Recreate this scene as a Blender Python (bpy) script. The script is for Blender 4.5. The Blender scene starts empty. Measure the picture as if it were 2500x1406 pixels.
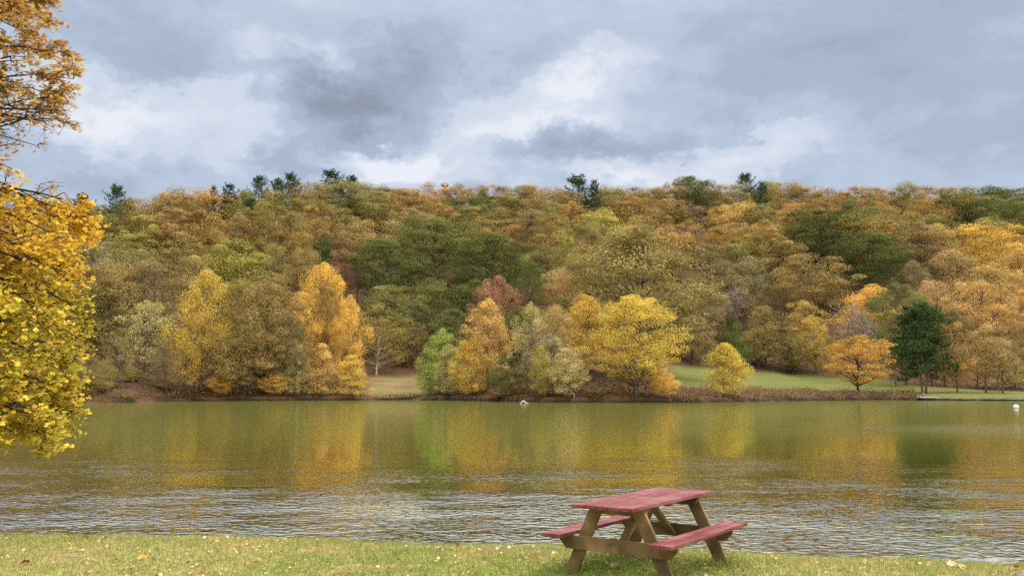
import bpy, math, random
import numpy as np
from mathutils import Vector

rnd = random.Random(7)
sc = bpy.context.scene
COL = sc.collection

# ------------------------------------------------------------------ camera numbers
F, HZ, H = 2000.0, 943.0, 2.3            # focal length and horizon row in the 2500 px photograph, eye height over the water
PITCH = math.atan((HZ - 703.0) / F)
CP, SP = math.cos(PITCH), math.sin(PITCH)


def ray(u, v):
    a, b = (u - 1250.0) / F, (703.0 - v) / F
    return np.array([a, CP - b * SP, SP + b * CP])


def at(u, v, Y):
    d = ray(u, v)
    return np.array([0, 0, H]) + d * (Y / d[1])


def lin(r, g, b, k=1.0):
    def f(c):
        c /= 255.0
        return c / 12.92 if c <= 0.04045 else ((c + 0.055) / 1.055) ** 2.4
    return (f(r) * k, f(g) * k, f(b) * k)


# ------------------------------------------------------------------ noise on numpy arrays
_tab = np.random.RandomState(3).rand(256, 256)


def vnoise(x, y):
    x = np.asarray(x, float); y = np.asarray(y, float)
    xi = np.floor(x).astype(int); yi = np.floor(y).astype(int)
    fx = x - xi; fy = y - yi
    fx = fx * fx * (3 - 2 * fx); fy = fy * fy * (3 - 2 * fy)
    g = lambda i, j: _tab[i % 256, j % 256]
    return (g(xi, yi) * (1 - fx) + g(xi + 1, yi) * fx) * (1 - fy) + (g(xi, yi + 1) * (1 - fx) + g(xi + 1, yi + 1) * fx) * fy


def fbm(x, y, o=4):
    s = 0; a = .5
    for k in range(o):
        s = s + a * vnoise(x * 2 ** k + 17 * k, y * 2 ** k + 31 * k); a *= .5
    return s


def sstep(a, b, x):
    t = np.clip((x - a) / (b - a), 0, 1)
    return t * t * (3 - 2 * t)


# ------------------------------------------------------------------ terrain
_nu = np.array([-900, 0, 300, 620, 750, 1000, 1300, 1700, 1900, 2050, 2200, 2330, 2450, 2520, 3300.])
_nv = np.array([1290, 1297, 1299, 1303, 1306, 1318, 1322, 1336, 1344, 1350, 1355, 1360, 1362, 1363, 1370.])
_ny = H * F / (_nv - HZ + 3)
_nx = (_nu - 1250) / F * _ny
_fu = np.array([-1500, -300, 200, 420, 900, 1000, 1100, 1280, 1500, 1700, 1900, 2150, 2240, 2500, 3200, 4200])
_fv = np.array([992, 988, 985, 979, 976, 975.5, 976.5, 981, 982, 982, 978, 975.5, 976, 978, 980, 982.])
_fy = H * F / (_fv - HZ)
_fx = (_fu - 1250) / F * _fy
_su = np.array([-1500, 200, 900, 1000, 1500, 1800, 1950, 2100, 2300, 2500, 3300])
_ss = np.array([.10, .10, .12, .12, .112, .088, .072, .055, .035, .016, .016])


def near_shore(x):
    return np.interp(x, _nx, _ny) + 0.26 * (fbm(np.asarray(x) * 1.3, np.asarray(x) * 0 + 3.3, 3) - .45)


def far_shore(x):
    x = np.asarray(x, float)
    w = 1 - sstep(66, 72, x)
    return np.interp(x, _fx, _fy) + w * 2.2 * (fbm(x * .22, x * 0 + 9.1, 3) - .45)


TX, TY, TZ, TYAW, TROLL = 1.466, 9.1, 0.35, -0.672, -0.02


def ground_z(x, y):
    x = np.asarray(x, float); y = np.asarray(y, float)
    yn, yf = near_shore(x), far_shore(x)
    # near bank
    pl = TZ + .0875 * np.tanh((x - TX) / 2.5) * .8 - .028 * (y - TY) * (y > 4) + .05 * (fbm(x * .6, y * .6, 3) - .45) * sstep(1.6, 3.0, np.hypot(x - TX, y - TY))
    sl = .17 * (yn - y) + .02
    k = .06
    hh = np.clip(.5 + .5 * (sl - pl) / k, 0, 1)
    zn = sl * (1 - hh) + pl * hh - k * hh * (1 - hh)
    zn = np.maximum(zn, -1.6)
    # far land
    dd = y - yf
    a = np.clip(x / np.maximum(y, 1), -1.2, 1.2) * F + 1250
    s = np.interp(a, _su, _ss)
    hill = .40 * np.maximum(0, np.sqrt((dd - 48) ** 2 + 60) * .5 + (dd - 48) * .5)
    zf = .42 * sstep(0, .7, dd) + s * np.clip(dd, 0, 60) + hill * (dd > 0)
    zf = zf + (fbm(x * .03, y * .03, 4) - .47) * 7 * sstep(45, 110, dd) + (fbm(x * .3, y * .3, 3) - .47) * .5 * sstep(0, 8, dd)
    cap = 65 + 5 * (fbm(x * .012 + 5, x * 0 + 2, 2) - .4)
    zf = np.where(zf > cap, cap + (zf - cap) * .02, zf)
    zf = np.where(dd < 0, np.maximum(dd * .35, -1.6), zf)
    return np.where(y < 45, zn, zf)


def gz(x, y):
    return float(ground_z(np.array([x]), np.array([y]))[0])


# ------------------------------------------------------------------ helpers
def tag(o, label=None, cat=None, group=None, kind=None):
    if label: o['label'] = label
    if cat: o['category'] = cat
    if group: o['group'] = group
    if kind: o['kind'] = kind
    return o


def mesh_np(name, V, faces, attrs=None, smooth=False, normals=None):
    V = np.asarray(V, np.float32); faces = np.asarray(faces, np.int32)
    n = faces.shape[1]
    me = bpy.data.meshes.new(name)
    me.vertices.add(len(V)); me.vertices.foreach_set('co', V.ravel())
    me.loops.add(faces.size); me.loops.foreach_set('vertex_index', faces.ravel())
    me.polygons.add(len(faces)); me.polygons.foreach_set('loop_start', np.arange(0, faces.size, n, dtype=np.int32))
    me.polygons.foreach_set('use_smooth', np.full(len(faces), smooth))
    for k, (typ, arr) in (attrs or {}).items():
        at_ = me.attributes.new(k, typ, 'POINT')
        at_.data.foreach_set('value' if typ == 'FLOAT' else 'color', np.asarray(arr, np.float32).ravel())
    me.update(calc_edges=True)
    if normals is not None:
        me.normals_split_custom_set_from_vertices(np.asarray(normals, np.float32))
    return me


def obj(name, me, mat=None, parent=None, loc=None):
    o = bpy.data.objects.new(name, me); COL.objects.link(o)
    if mat is not None:
        if len(me.materials) == 0: me.materials.append(mat)
        elif me.materials[0] is not mat:
            o.material_slots[0].link = 'OBJECT'; o.material_slots[0].material = mat
    if parent is not None: o.parent = parent
    if loc is not None: o.location = loc
    return o


def empty(name, loc, rz=0):
    o = bpy.data.objects.new(name, None); COL.objects.link(o)
    o.location = loc; o.rotation_euler = (0, 0, rz); o.empty_display_size = .3
    return o


class Geo:
    """collects quads"""
    def __init__(s): s.V = []; s.Fq = []; s.n = 0

    def add(s, V, Fq):
        V = np.asarray(V, float); s.V.append(V); s.Fq.append(np.asarray(Fq, int) + s.n); s.n += len(V)

    def box(s, lo, hi, M=None):
        x0, y0, z0 = lo; x1, y1, z1 = hi
        V = np.array([[x0, y0, z0], [x1, y0, z0], [x1, y1, z0], [x0, y1, z0], [x0, y0, z1], [x1, y0, z1], [x1, y1, z1], [x0, y1, z1]])
        if M is not None: V = V @ M[:3, :3].T + M[:3, 3]
        s.add(V, [[3, 2, 1, 0], [4, 5, 6, 7], [0, 1, 5, 4], [1, 2, 6, 5], [2, 3, 7, 6], [3, 0, 4, 7]])

    def hexa(s, V):
        s.add(V, [[3, 2, 1, 0], [4, 5, 6, 7], [0, 1, 5, 4], [1, 2, 6, 5], [2, 3, 7, 6], [3, 0, 4, 7]])

    def tube(s, P, R, n=6):
        P = np.asarray(P, float); m = len(P); R = np.broadcast_to(np.asarray(R, float), (m,))
        T = np.gradient(P, axis=0); T /= np.linalg.norm(T, axis=1)[:, None] + 1e-9
        ref = np.array([0, 0, 1.]) if abs(T[0, 2]) < .9 else np.array([1., 0, 0])
        A = np.cross(T, ref); A /= np.linalg.norm(A, axis=1)[:, None] + 1e-9
        B = np.cross(T, A)
        an = np.arange(n) / n * 2 * math.pi
        V = (P[:, None, :] + R[:, None, None] * (np.cos(an)[None, :, None] * A[:, None, :] + np.sin(an)[None, :, None] * B[:, None, :])).reshape(-1, 3)
        i = np.arange(m - 1)[:, None] * n; j = np.arange(n)[None, :]; j2 = (j + 1) % n
        s.add(V, np.stack([i + j, i + j2, i + n + j2, i + n + j], -1).reshape(-1, 4))

    def mesh(s, name, smooth=False, attrs=None):
        return mesh_np(name, np.concatenate(s.V), np.concatenate(s.Fq), attrs, smooth)


# ------------------------------------------------------------------ materials
def new_mat(name):
    m = bpy.data.materials.new(name); m.use_nodes = True
    m.node_tree.nodes.clear()
    return m, m.node_tree


def N(nt, typ, **kw):
    n = nt.nodes.new(typ)
    for k, v in kw.items():
        if k.startswith('i_'):
            key = k[2:]
            n.inputs[int(key) if key.isdigit() else key.replace('_', ' ')].default_value = v
        else: setattr(n, k, v)
    return n


def mixc(nt, fac, a, b, blend='MIX'):
    n = nt.nodes.new('ShaderNodeMix'); n.data_type = 'RGBA'; n.blend_type = blend
    for sock, val in ((n.inputs[0], fac), (n.inputs[6], a), (n.inputs[7], b)):
        if hasattr(val, 'links'): nt.links.new(val, sock)
        elif isinstance(val, tuple): sock.default_value = (*val[:3], 1)
        else: sock.default_value = val
    return n.outputs[2]


def mathn(nt, op, a, b=None, c=None, clamp=False):
    n = nt.nodes.new('ShaderNodeMath'); n.operation = op; n.use_clamp = clamp
    for k, val in enumerate((a, b, c)):
        if val is None: continue
        if hasattr(val, 'links'): nt.links.new(val, n.inputs[k])
        else: n.inputs[k].default_value = val
    return n.outputs[0]


def maprange(nt, v, a, b, c, d):
    n = nt.nodes.new('ShaderNodeMapRange'); n.interpolation_type = 'SMOOTHSTEP'
    nt.links.new(v, n.inputs[0])
    for k, x in enumerate((a, b, c, d)): n.inputs[k + 1].default_value = x
    return n.outputs[0]


def soft(c, k=.10):
    g = .35 * c[0] + .5 * c[1] + .15 * c[2]
    return tuple(x * (1 - k) + g * k for x in c)


def leaf_mat(name, c1, c2, trans=.28):
    m, nt = new_mat(name); L = nt.links
    t = N(nt, 'ShaderNodeAttribute', attribute_name='tint')
    info = N(nt, 'ShaderNodeObjectInfo')
    c = mixc(nt, t.outputs['Fac'], c1, c2)
    hs = N(nt, 'ShaderNodeHueSaturation')
    L.new(c, hs.inputs['Color'])
    L.new(maprange(nt, info.outputs['Random'], 0, 1, .492, .508), hs.inputs['Hue'])
    v = N(nt, 'ShaderNodeAttribute', attribute_name='shade')
    L.new(mathn(nt, 'MULTIPLY', v.outputs['Fac'], maprange(nt, info.outputs['Random'], 0, 1, 1.12, .9)), hs.inputs['Value'])
    d = N(nt, 'ShaderNodeBsdfDiffuse'); tr = N(nt, 'ShaderNodeBsdfTranslucent')
    L.new(hs.outputs[0], d.inputs[0]); L.new(hs.outputs[0], tr.inputs[0])
    mx = N(nt, 'ShaderNodeMixShader', i_0=trans)
    L.new(d.outputs[0], mx.inputs[1]); L.new(tr.outputs[0], mx.inputs[2])
    o = N(nt, 'ShaderNodeOutputMaterial'); L.new(mx.outputs[0], o.inputs[0])
    return m


def noisy_mat(name, c1, c2, scale=(8, 8, 8), rough=.8, detail=5, bump=0.0, coord='Object', spec=.3, ramp=(.35, .65), c3=None):
    m, nt = new_mat(name); L = nt.links
    tc = N(nt, 'ShaderNodeTexCoord'); mp = N(nt, 'ShaderNodeMapping'); mp.inputs['Scale'].default_value = scale
    L.new(tc.outputs[coord], mp.inputs[0])
    nz = N(nt, 'ShaderNodeTexNoise'); nz.inputs['Scale'].default_value = 1; nz.inputs['Detail'].default_value = detail
    L.new(mp.outputs[0], nz.inputs['Vector'])
    col = mixc(nt, maprange(nt, nz.outputs[0], ramp[0], ramp[1], 0, 1), c1, c2)
    if c3 is not None:
        nz2 = N(nt, 'ShaderNodeTexNoise'); nz2.inputs['Scale'].default_value = .23; nz2.inputs['Detail'].default_value = 3
        L.new(mp.outputs[0], nz2.inputs['Vector'])
        col = mixc(nt, maprange(nt, nz2.outputs[0], .45, .7, 0, .8), col, c3)
    b = N(nt, 'ShaderNodeBsdfPrincipled'); L.new(col, b.inputs['Base Color'])
    b.inputs['Roughness'].default_value = rough; b.inputs['Specular IOR Level'].default_value = spec
    if bump:
        bp = N(nt, 'ShaderNodeBump'); bp.inputs['Strength'].default_value = bump; bp.inputs['Distance'].default_value = .02
        L.new(nz.outputs[0], bp.inputs['Height']); L.new(bp.outputs[0], b.inputs['Normal'])
    o = N(nt, 'ShaderNodeOutputMaterial'); L.new(b.outputs[0], o.inputs[0])
    return m


K = 1.0
PAL = {  # main leaf colour, second leaf colour, words
    'gold':   (lin(242, 196, 70, K), lin(218, 178, 70, K), 'golden yellow'),
    'orange': (lin(214, 160, 72, K), lin(182, 142, 70, K), 'orange'),
    'amber':  (lin(232, 188, 88, K), lin(194, 162, 80, K), 'amber gold'),
    'yellow': (lin(232, 198, 66, K), lin(200, 174, 62, K), 'bright yellow'),
    'yelgrn': (lin(196, 178, 72, K), lin(158, 150, 66, K), 'yellow-green'),
    'lime':   (lin(182, 194, 82, K), lin(138, 158, 64, K), 'fresh green'),
    'olive':  (lin(168, 150, 76, K), lin(140, 130, 68, K), 'olive green'),
    'olbrn':  (lin(182, 150, 80, K), lin(152, 130, 72, K), 'olive brown'),
    'rust':   (lin(190, 146, 66, K), lin(150, 134, 62, K), 'rusty orange'),
    'redbrn': (lin(188, 138, 92, K), lin(160, 118, 80, K), 'reddish brown'),
    'salmon': (lin(206, 166, 92, K), lin(172, 148, 78, K), 'salmon tan'),
    'brown':  (lin(164, 138, 86, K), lin(138, 122, 76, K), 'dull brown'),
    'green':  (lin(122, 128, 58, K), lin(92, 104, 50, K), 'deep green'),
    'grnol':  (lin(146, 144, 72, K), lin(116, 122, 64, K), 'mossy green'),
    'pale':   (lin(222, 204, 124, K), lin(184, 168, 94, K), 'pale cream yellow'),
    'grey':   (lin(184, 168, 116, K), lin(152, 144, 94, K), 'grey-green'),
    'pine':   (lin(88, 114, 66, K), lin(62, 88, 50, K), 'dark green'),
    'cedar':  (lin(90, 108, 54, K), lin(62, 84, 44, K), 'dark green'),
    'bare':   (lin(186, 166, 146, K), lin(160, 144, 126, K), 'bare grey'),
}
for k in ('olive', 'olbrn', 'rust', 'redbrn', 'salmon', 'brown', 'green', 'grnol', 'grey', 'yelgrn', 'orange', 'pine', 'cedar'):
    f = .9 if k in ('green', 'grnol', 'pine', 'cedar') else 1.04
    PAL[k] = (tuple(x * f for x in PAL[k][0]), tuple(x * f * .92 for x in PAL[k][1]), PAL[k][2])
PAL['flame'] = (lin(240, 188, 66, .95), lin(228, 172, 62, .95), 'orange-gold')
DULL = {'rust': .12, 'orange': .14, 'salmon': .14, 'amber': .12, 'redbrn': .12}
MATS = {k: leaf_mat('leaf_' + k, soft(v[0], DULL.get(k, .10)), soft(v[1], DULL.get(k, .10)), .2 if k in ('pine', 'cedar') else .36) for k, v in PAL.items()}
BARK = noisy_mat('bark', lin(112, 98, 82), lin(70, 60, 50), (3, 3, .6), .9, 6, .4)
BARK_DARK = noisy_mat('bark_dark', lin(72, 60, 52), lin(44, 36, 32), (3, 3, .8), .9, 6, .4)
BARK_PALE = noisy_mat('bark_pale', lin(176, 164, 146), lin(120, 108, 94), (3, 3, .6), .9, 6, .3)

# ------------------------------------------------------------------ leaf clouds
def leaves(rs, C, Nn, size, asp=.75):
    """one folded rhombus per leaf. C centres, Nn normals, size per leaf"""
    n = len(C)
    Nn = Nn / (np.linalg.norm(Nn, axis=1)[:, None] + 1e-9)
    r = rs.normal(size=(n, 3))
    A = np.cross(Nn, r); A /= np.linalg.norm(A, axis=1)[:, None] + 1e-9
    B = np.cross(Nn, A)
    s = np.asarray(size)[:, None]
    j = lambda: 1 + .35 * (rs.rand(n, 1) - .5)
    V = np.stack([C - A * s * .5 * j(), C - B * s * .5 * asp * j() + Nn * s * .10, C + A * s * .5 * j(), C + B * s * .5 * asp * j() + Nn * s * .10], 1)   # A x B = Nn
    Fq = np.arange(4 * n).reshape(n, 4)
    return V.reshape(-1, 3), Fq


PROF = {
    'dome':  lambda t: np.sqrt(np.clip(1 - (np.clip(t, 0, 1) * 1.15 - .35) ** 2 / .81 * .9, 0.03, 1)) * np.where(t < .12, .75 + 2 * t, 1),
    'round': lambda t: np.sqrt(np.clip(1 - (2 * t - 1) ** 2 * .97, .02, 1)),
    'tall':  lambda t: np.sqrt(np.clip(1 - (1.75 * t - .75) ** 2, .02, 1)) * (1 - .12 * t),
    'cone':  lambda t: np.clip(1.06 - t, .04, 1) ** .72 * np.where(t < .15, .72 + t * 1.87, 1),
}


def make_crown(name, seed, prof, t0, nc, nl, ls, rc=(.10, .19), flat=.72, air=0., lump=.22):
    """crown of leaf clumps in a unit box (height 1, width 1, clear stem up to t0)"""
    rs = np.random.RandomState(seed)
    t = rs.rand(nc) ** .85
    phi = rs.rand(nc) * 2 * math.pi
    R = PROF[prof](t) * .5
    wob = 1 + lump * np.sin(phi * 2 + seed) * np.sin(t * 5 + seed * 2) + lump * .7 * np.sin(phi * 3 + seed * 3.1 + t * 3)
    r = np.sqrt(rs.rand(nc) * .85 + .15) ** .8
    rcl = rs.uniform(rc[0], rc[1], nc) * (.72 + .5 * np.minimum(R / .5, 1))
    rad = np.maximum(R * r * wob - rcl * .6, 0)
    C = np.stack([rad * np.cos(phi), rad * np.sin(phi), t0 + rcl * .4 + t * (1 - t0 - rcl * 1.0)], 1)
    lean = rs.normal(size=2) * .05
    C[:, :2] += lean * t[:, None]
    ctint = np.clip(rs.normal(.5, .28, nc), 0, 1); cshade = rs.uniform(.74, 1.14, nc)
    cl = np.repeat(np.arange(nc), nl)
    keep = rs.rand(len(cl)) < (1 - air * rs.rand(nc)[cl])
    cl = cl[keep]; n = len(cl)
    D = rs.normal(size=(n, 3)); D[:, 2] = np.where(D[:, 2] < 0, D[:, 2] * .55, D[:, 2])
    D /= np.linalg.norm(D, axis=1)[:, None]
    # second-order lobes inside each clump
    lob = rs.normal(size=(nc, 5, 3)); lob[:, :, 2] = np.abs(lob[:, :, 2]) * .8; lob /= np.linalg.norm(lob, axis=2)[:, :, None]
    dots = np.einsum('nij,nj->ni', lob[cl], D).max(1)
    q = .62 + .42 * np.clip(dots, 0, 1) ** 2
    rr = rcl[cl] * q * (1 - .35 * rs.rand(n) ** 2)
    P = C[cl] + D * rr[:, None] * np.array([1.15, 1.15, flat])
    k98 = .5 / np.percentile(np.hypot(P[:, 0], P[:, 1]), 98)
    kz = (1 - t0) / (np.percentile(P[:, 2], 99.7) - t0)
    P[:, :2] *= k98; C[:, :2] *= k98; P[:, 2] = t0 + (P[:, 2] - t0) * kz; C[:, 2] = t0 + (C[:, 2] - t0) * kz
    Nn = D * 1.0 + np.array([0, 0, .3]) + rs.normal(size=(n, 3)) * .38
    V, Fq = leaves(rs, P, Nn, ls * rs.uniform(.6, 1.35, n))
    tint = np.clip(ctint[cl] + rs.normal(0, .10, n), 0, 1)
    shade = cshade[cl] * rs.uniform(.94, 1.06, n)
    sn = D * .8 + np.array([0, 0, .45]) + rs.normal(size=(n, 3)) * .13
    sn /= np.linalg.norm(sn, axis=1)[:, None]
    me = mesh_np(name, V, Fq, {'tint': ('FLOAT', np.repeat(tint, 4)), 'shade': ('FLOAT', np.repeat(shade, 4))}, True, np.repeat(sn, 4, 0))
    return me, C, rcl


def make_trunk(name, seed, C, t0, rtr=.018, nlimb=14, top=.82, stems=1, sides=6):
    rs = np.random.RandomState(seed + 99)
    g = Geo()
    axes = []
    for k in range(stems):
        off = rs.normal(size=2) * (.0 if stems == 1 else .03)
        dirn = rs.normal(size=2) * (.02 if stems == 1 else .10)
        zz = np.linspace(-.02, top, 9)
        P = np.stack([off[0] + dirn[0] * zz + .012 * np.sin(zz * 7 + seed + k), off[1] + dirn[1] * zz + .012 * np.cos(zz * 6 + seed), zz], 1)
        Rr = rtr / math.sqrt(stems) * np.clip(1.35 - .35 * zz / .05, 1, 1.4) * (1 - .85 * np.clip(zz / top, 0, 1))
        g.tube(P, Rr, sides); axes.append(P)
    for k in rs.choice(len(C), min(nlimb, len(C)), replace=False):
        c = C[k]; P0 = axes[k % stems]
        z0 = np.clip(c[2] - .10 - .35 * np.hypot(c[0], c[1]), t0 * .85, top * .9)
        b = np.array([np.interp(z0, P0[:, 2], P0[:, i]) for i in range(3)])
        m = (b + c) / 2 + np.array([0, 0, -.02])
        tt = np.linspace(0, 1, 5)[:, None]
        P = (1 - tt) ** 2 * b + 2 * tt * (1 - tt) * m + tt ** 2 * c
        g.tube(P, rtr * .5 * np.linspace(1, .3, 5) * (1 - .6 * z0), 4)
    return g.mesh(name, True)


def make_bare(name, seed, t0, depth=4, spread=.5):
    """leafless crown: branching twigs in a unit box"""
    rs = np.random.RandomState(seed)
    g = Geo(); gt = Geo()
    zz = np.linspace(-.02, .55, 7)
    P = np.stack([.01 * np.sin(zz * 8 + seed), .01 * np.cos(zz * 7), zz], 1)
    gt.tube(P, np.linspace(.017, .009, 7), 6)

    def br(p, d, L, r, lev):
        n = 4
        pts = [p]
        for i in range(n):
            d = d + rs.normal(size=3) * .13 + np.array([0, 0, .05]); d = d / np.linalg.norm(d)
            pts.append(pts[-1] + d * L / n)
        pts = np.array(pts)
        g.tube(pts, np.linspace(r, r * .55, n + 1), 4 if lev > 1 else 3)
        if lev == 0: return
        for i in range(4 if lev > 1 else 5):
            q = pts[rs.randint(2, n + 1)]
            dd = d + rs.normal(size=3) * .55; dd /= np.linalg.norm(dd)
            br(q, dd, L * rs.uniform(.55, .8), max(r * .6, .0034), lev - 1)
    for i in range(9):
        z0 = rs.uniform(t0, .55)
        a = i * 2.4 + rs.rand(); d = np.array([math.cos(a) * spread, math.sin(a) * spread, rs.uniform(.5, .9)]); d /= np.linalg.norm(d)
        br(np.array([0, 0, z0]), d, rs.uniform(.16, .24), .008, depth - 1)
    V = np.concatenate(g.V)
    n = len(V)
    me = g.mesh(name, False, {'tint': ('FLOAT', np.full(n, .5)), 'shade': ('FLOAT', np.full(n, 1.))})
    return me, gt.mesh(name + '_stem', True)


def make_pine(name, seed, t0=.2, slim=1., dens=1.):
    rs = np.random.RandomState(seed)
    g = Geo(); zz = np.linspace(-.02, .98, 8)
    g.tube(np.stack([.006 * np.sin(zz * 6), 0 * zz, zz], 1), np.linspace(.016, .002, 8), 6)
    Cs, Ns, Sz, Ti = [], [], [], []
    z = t0
    while z < .97:
        f = (z - t0) / (1 - t0)
        L0 = .5 * slim * (1 - f) ** .72 * (.55 + .45 * math.sin(min(f * 9, math.pi / 2))) + .03
        nb = rs.randint(4, 7)
        for k in range(nb):
            a = rs.rand() * 6.283; L = L0 * rs.uniform(.55, 1.15)
            d = np.array([math.cos(a), math.sin(a), rs.uniform(.05, .45) * (.5 + f)])
            pts = np.array([[0, 0, z] + d * L * s + np.array([0, 0, -.05 * L * math.sin(s * 3) + .10 * L * s * s]) for s in np.linspace(0, 1, 5)])
            g.tube(pts, np.linspace(.004, .0012, 5), 3)
            m = int(46 * dens * (.4 + L / .5))
            s = rs.uniform(.25, 1.03, m)
            base = np.array([0, 0, z]) + d * L * s[:, None]; base[:, 2] += .10 * L * s * s - .05 * L * np.sin(s * 3)
            side = np.array([-math.sin(a), math.cos(a), 0])
            w = .16 * L * (1.15 - s) + .018
            base = base + side * (rs.uniform(-1, 1, m) * w * 1.6)[:, None] + rs.normal(size=(m, 3)) * np.array([.008, .008, .010])
            Cs.append(base); nn = rs.normal(size=(m, 3)) * .5 + np.array([0, 0, .9]); Ns.append(nn); Sz.append(rs.uniform(.020, .04, m)); Ti.append(np.clip(rs.rand() + rs.normal(0, .2, m), 0, 1))
        z += rs.uniform(.035, .06) * (1.1 - .4 * f)
    C = np.concatenate(Cs); n = len(C)
    V, Fq = leaves(rs, C, np.concatenate(Ns), np.concatenate(Sz), .55)
    me = mesh_np(name, V, Fq, {'tint': ('FLOAT', np.repeat(np.concatenate(Ti), 4)), 'shade': ('FLOAT', np.repeat(rs.uniform(.75, 1.15, n), 4))})
    return me, g.mesh(name + '_stem', True)


VAR = {}


def variant(kind, seed, prof, t0, nc, nl, ls, n_limb=14, rtr=.018, stems=1, **kw):
    me, C, _ = make_crown('crown_' + kind, seed, prof, t0, nc, nl, ls, **kw)
    VAR.setdefault(kind, []).append((me, make_trunk('trunk_' + kind, seed, C, t0, rtr, n_limb, .8, stems)))


for s in range(8):
    variant('oak', 11 + s, ('dome', 'round', 'dome')[s % 3], .10, 60 + 6 * (s % 3), 340, .0155, rc=(.06, .20), air=.3, flat=.70, lump=(.22, .38, .45, .3)[s % 4])
for s in range(3):
    variant('tall', 41 + s, 'tall', .10, 66, 300, .0150, rc=(.06, .18), air=.35, lump=.35)
for s in range(3):
    variant('airy', 61 + s, ('round', 'tall', 'dome')[s], .10, 80, 190, .0145, rc=(.06, .16), air=.6, lump=.35, n_limb=34)
for s in range(3):      # trees by the water: finer leaves
    variant('shore', 81 + s, ('tall', 'round', 'tall')[s], .13, 110, 290, .0128, rc=(.05, .16), air=.35, n_limb=26)
for s in range(2):
    variant('shoreairy', 101 + s, ('tall', 'round')[s], .10, 120, 140, .0130, rc=(.05, .13), air=.8, n_limb=50, stems=2, rtr=.016)
for s in range(3):
    variant('bush', 121 + s, ('cone', 'tall', 'round')[s], .0, 100, 250, .0150, rc=(.06, .18), air=.35, n_limb=30, stems=4, rtr=.014)
VAR['bare'] = [make_bare('crown_bare', 5, .2), make_bare('crown_bare', 9, .25)]
VAR['pine'] = [make_pine('crown_pine', 3, .15), make_pine('crown_pine', 4, .3, .85), make_pine('crown_pine', 8, .2, .75)]
variant('cedar', 21, 'tall', .12, 150, 230, .0155, rc=(.06, .16), air=.15, n_limb=30, flat=.55, stems=2, lump=.3)
# single showpieces by the water
variant('bigyellow', 201, 'round', .12, 180, 260, .0108, rc=(.045, .14), air=.4, n_limb=60, rtr=.017, stems=2, lump=.3)
variant('maple', 211, 'round', .17, 120, 240, .0140, rc=(.06, .14), air=.45, n_limb=40, rtr=.022, flat=.6)
variant('roundbush', 221, 'tall', .02, 150, 170, .0175, rc=(.08, .14), air=.4, n_limb=30, stems=4, rtr=.014)
variant('bigoak', 231, 'dome', .10, 150, 250, .0122, rc=(.045, .13), air=.3, n_limb=50)
variant('bigoak', 232, 'round', .10, 150, 250, .0122, rc=(.045, .13), air=.35, n_limb=50)

TREES = []       # (root, dict)


def put_tree(kind, col, x, y, h, w, vi=None, bark=None, sink=.0, **info):
    vs = VAR[kind]
    me_c, me_t = vs[(vi if vi is not None else rnd.randrange(len(vs))) % len(vs)]
    nm = {'pine': 'pine_tree', 'bare': 'bare_tree', 'cedar': 'cedar_tree', 'bush': 'shrub', 'roundbush': 'shrub'}.get(kind, 'tree')
    root = empty(nm, (x, y, gz(x, y) - sink), rnd.uniform(0, 6.283))
    root.scale = (w, w, h)
    if kind == 'bare':
        obj('crown', me_c, MATS['bare'], root); obj('trunk', me_t, BARK, root)
    else:
        obj('crown', me_c, MATS[col], root); obj('trunk', me_t, bark or BARK, root)
    info.update(kind=kind, col=col, nm=nm, x=x, y=y)
    TREES.append((root, info))
    return root


def slope_tree(u, top, wpx, col, kind=None, h=None, vi=None):
    """finds where on the hill a tree of this height shows its top at this row"""
    h = h or rnd.uniform(15.5, 19.0)
    best = None
    for Y in np.arange(150, 372, 1.0):
        x = (u - 1250) / F * Y
        z = gz(x, Y)
        if far_shore(x) + 6 > Y: continue
        row = HZ - (z + h - H) / Y * F * 1.0
        p = at(u, top, Y)
        if z + h >= p[2]: best = (x, Y, h); break
    if best is None:
        Y = 330 + rnd.uniform(0, 14); x = (u - 1250) / F * Y
        best = (x, Y, at(u, top, Y)[2] - gz(x, Y))
    x, Y, h = best
    w = wpx * Y / F * (1.85 if top < 490 else 1.36) * rnd.uniform(.92, 1.1)
    kind = kind or ('oak' if rnd.random() < .8 else 'airy')
    return put_tree(kind, col, x, Y, h * 1.02, w, vi, zone=('ridge' if top < 490 else 'upper' if top < 562 else 'mid' if top < 690 else 'low'), u=u, top=top, wpx=wpx)


def shore_tree(u, top, wpx, col, kind, dd, label, vi=None, bark=None, rot=None, name=None):
    Y = 130.0
    for _ in range(8):
        x = (u - 1250) / F * Y; Y = float(far_shore(x)) + dd
    x = (u - 1250) / F * Y
    h = at(u, top, Y)[2] - gz(x, Y)
    r = put_tree(kind, col, x, Y, h, wpx * Y / F * (1.25 if kind in ('shore', 'shoreairy') else 1.1), vi, bark, sink=.05, zone='shore', u=u, top=top, wpx=wpx, label=label)
    if rot is not None: r.rotation_euler.z = rot
    return r


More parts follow.
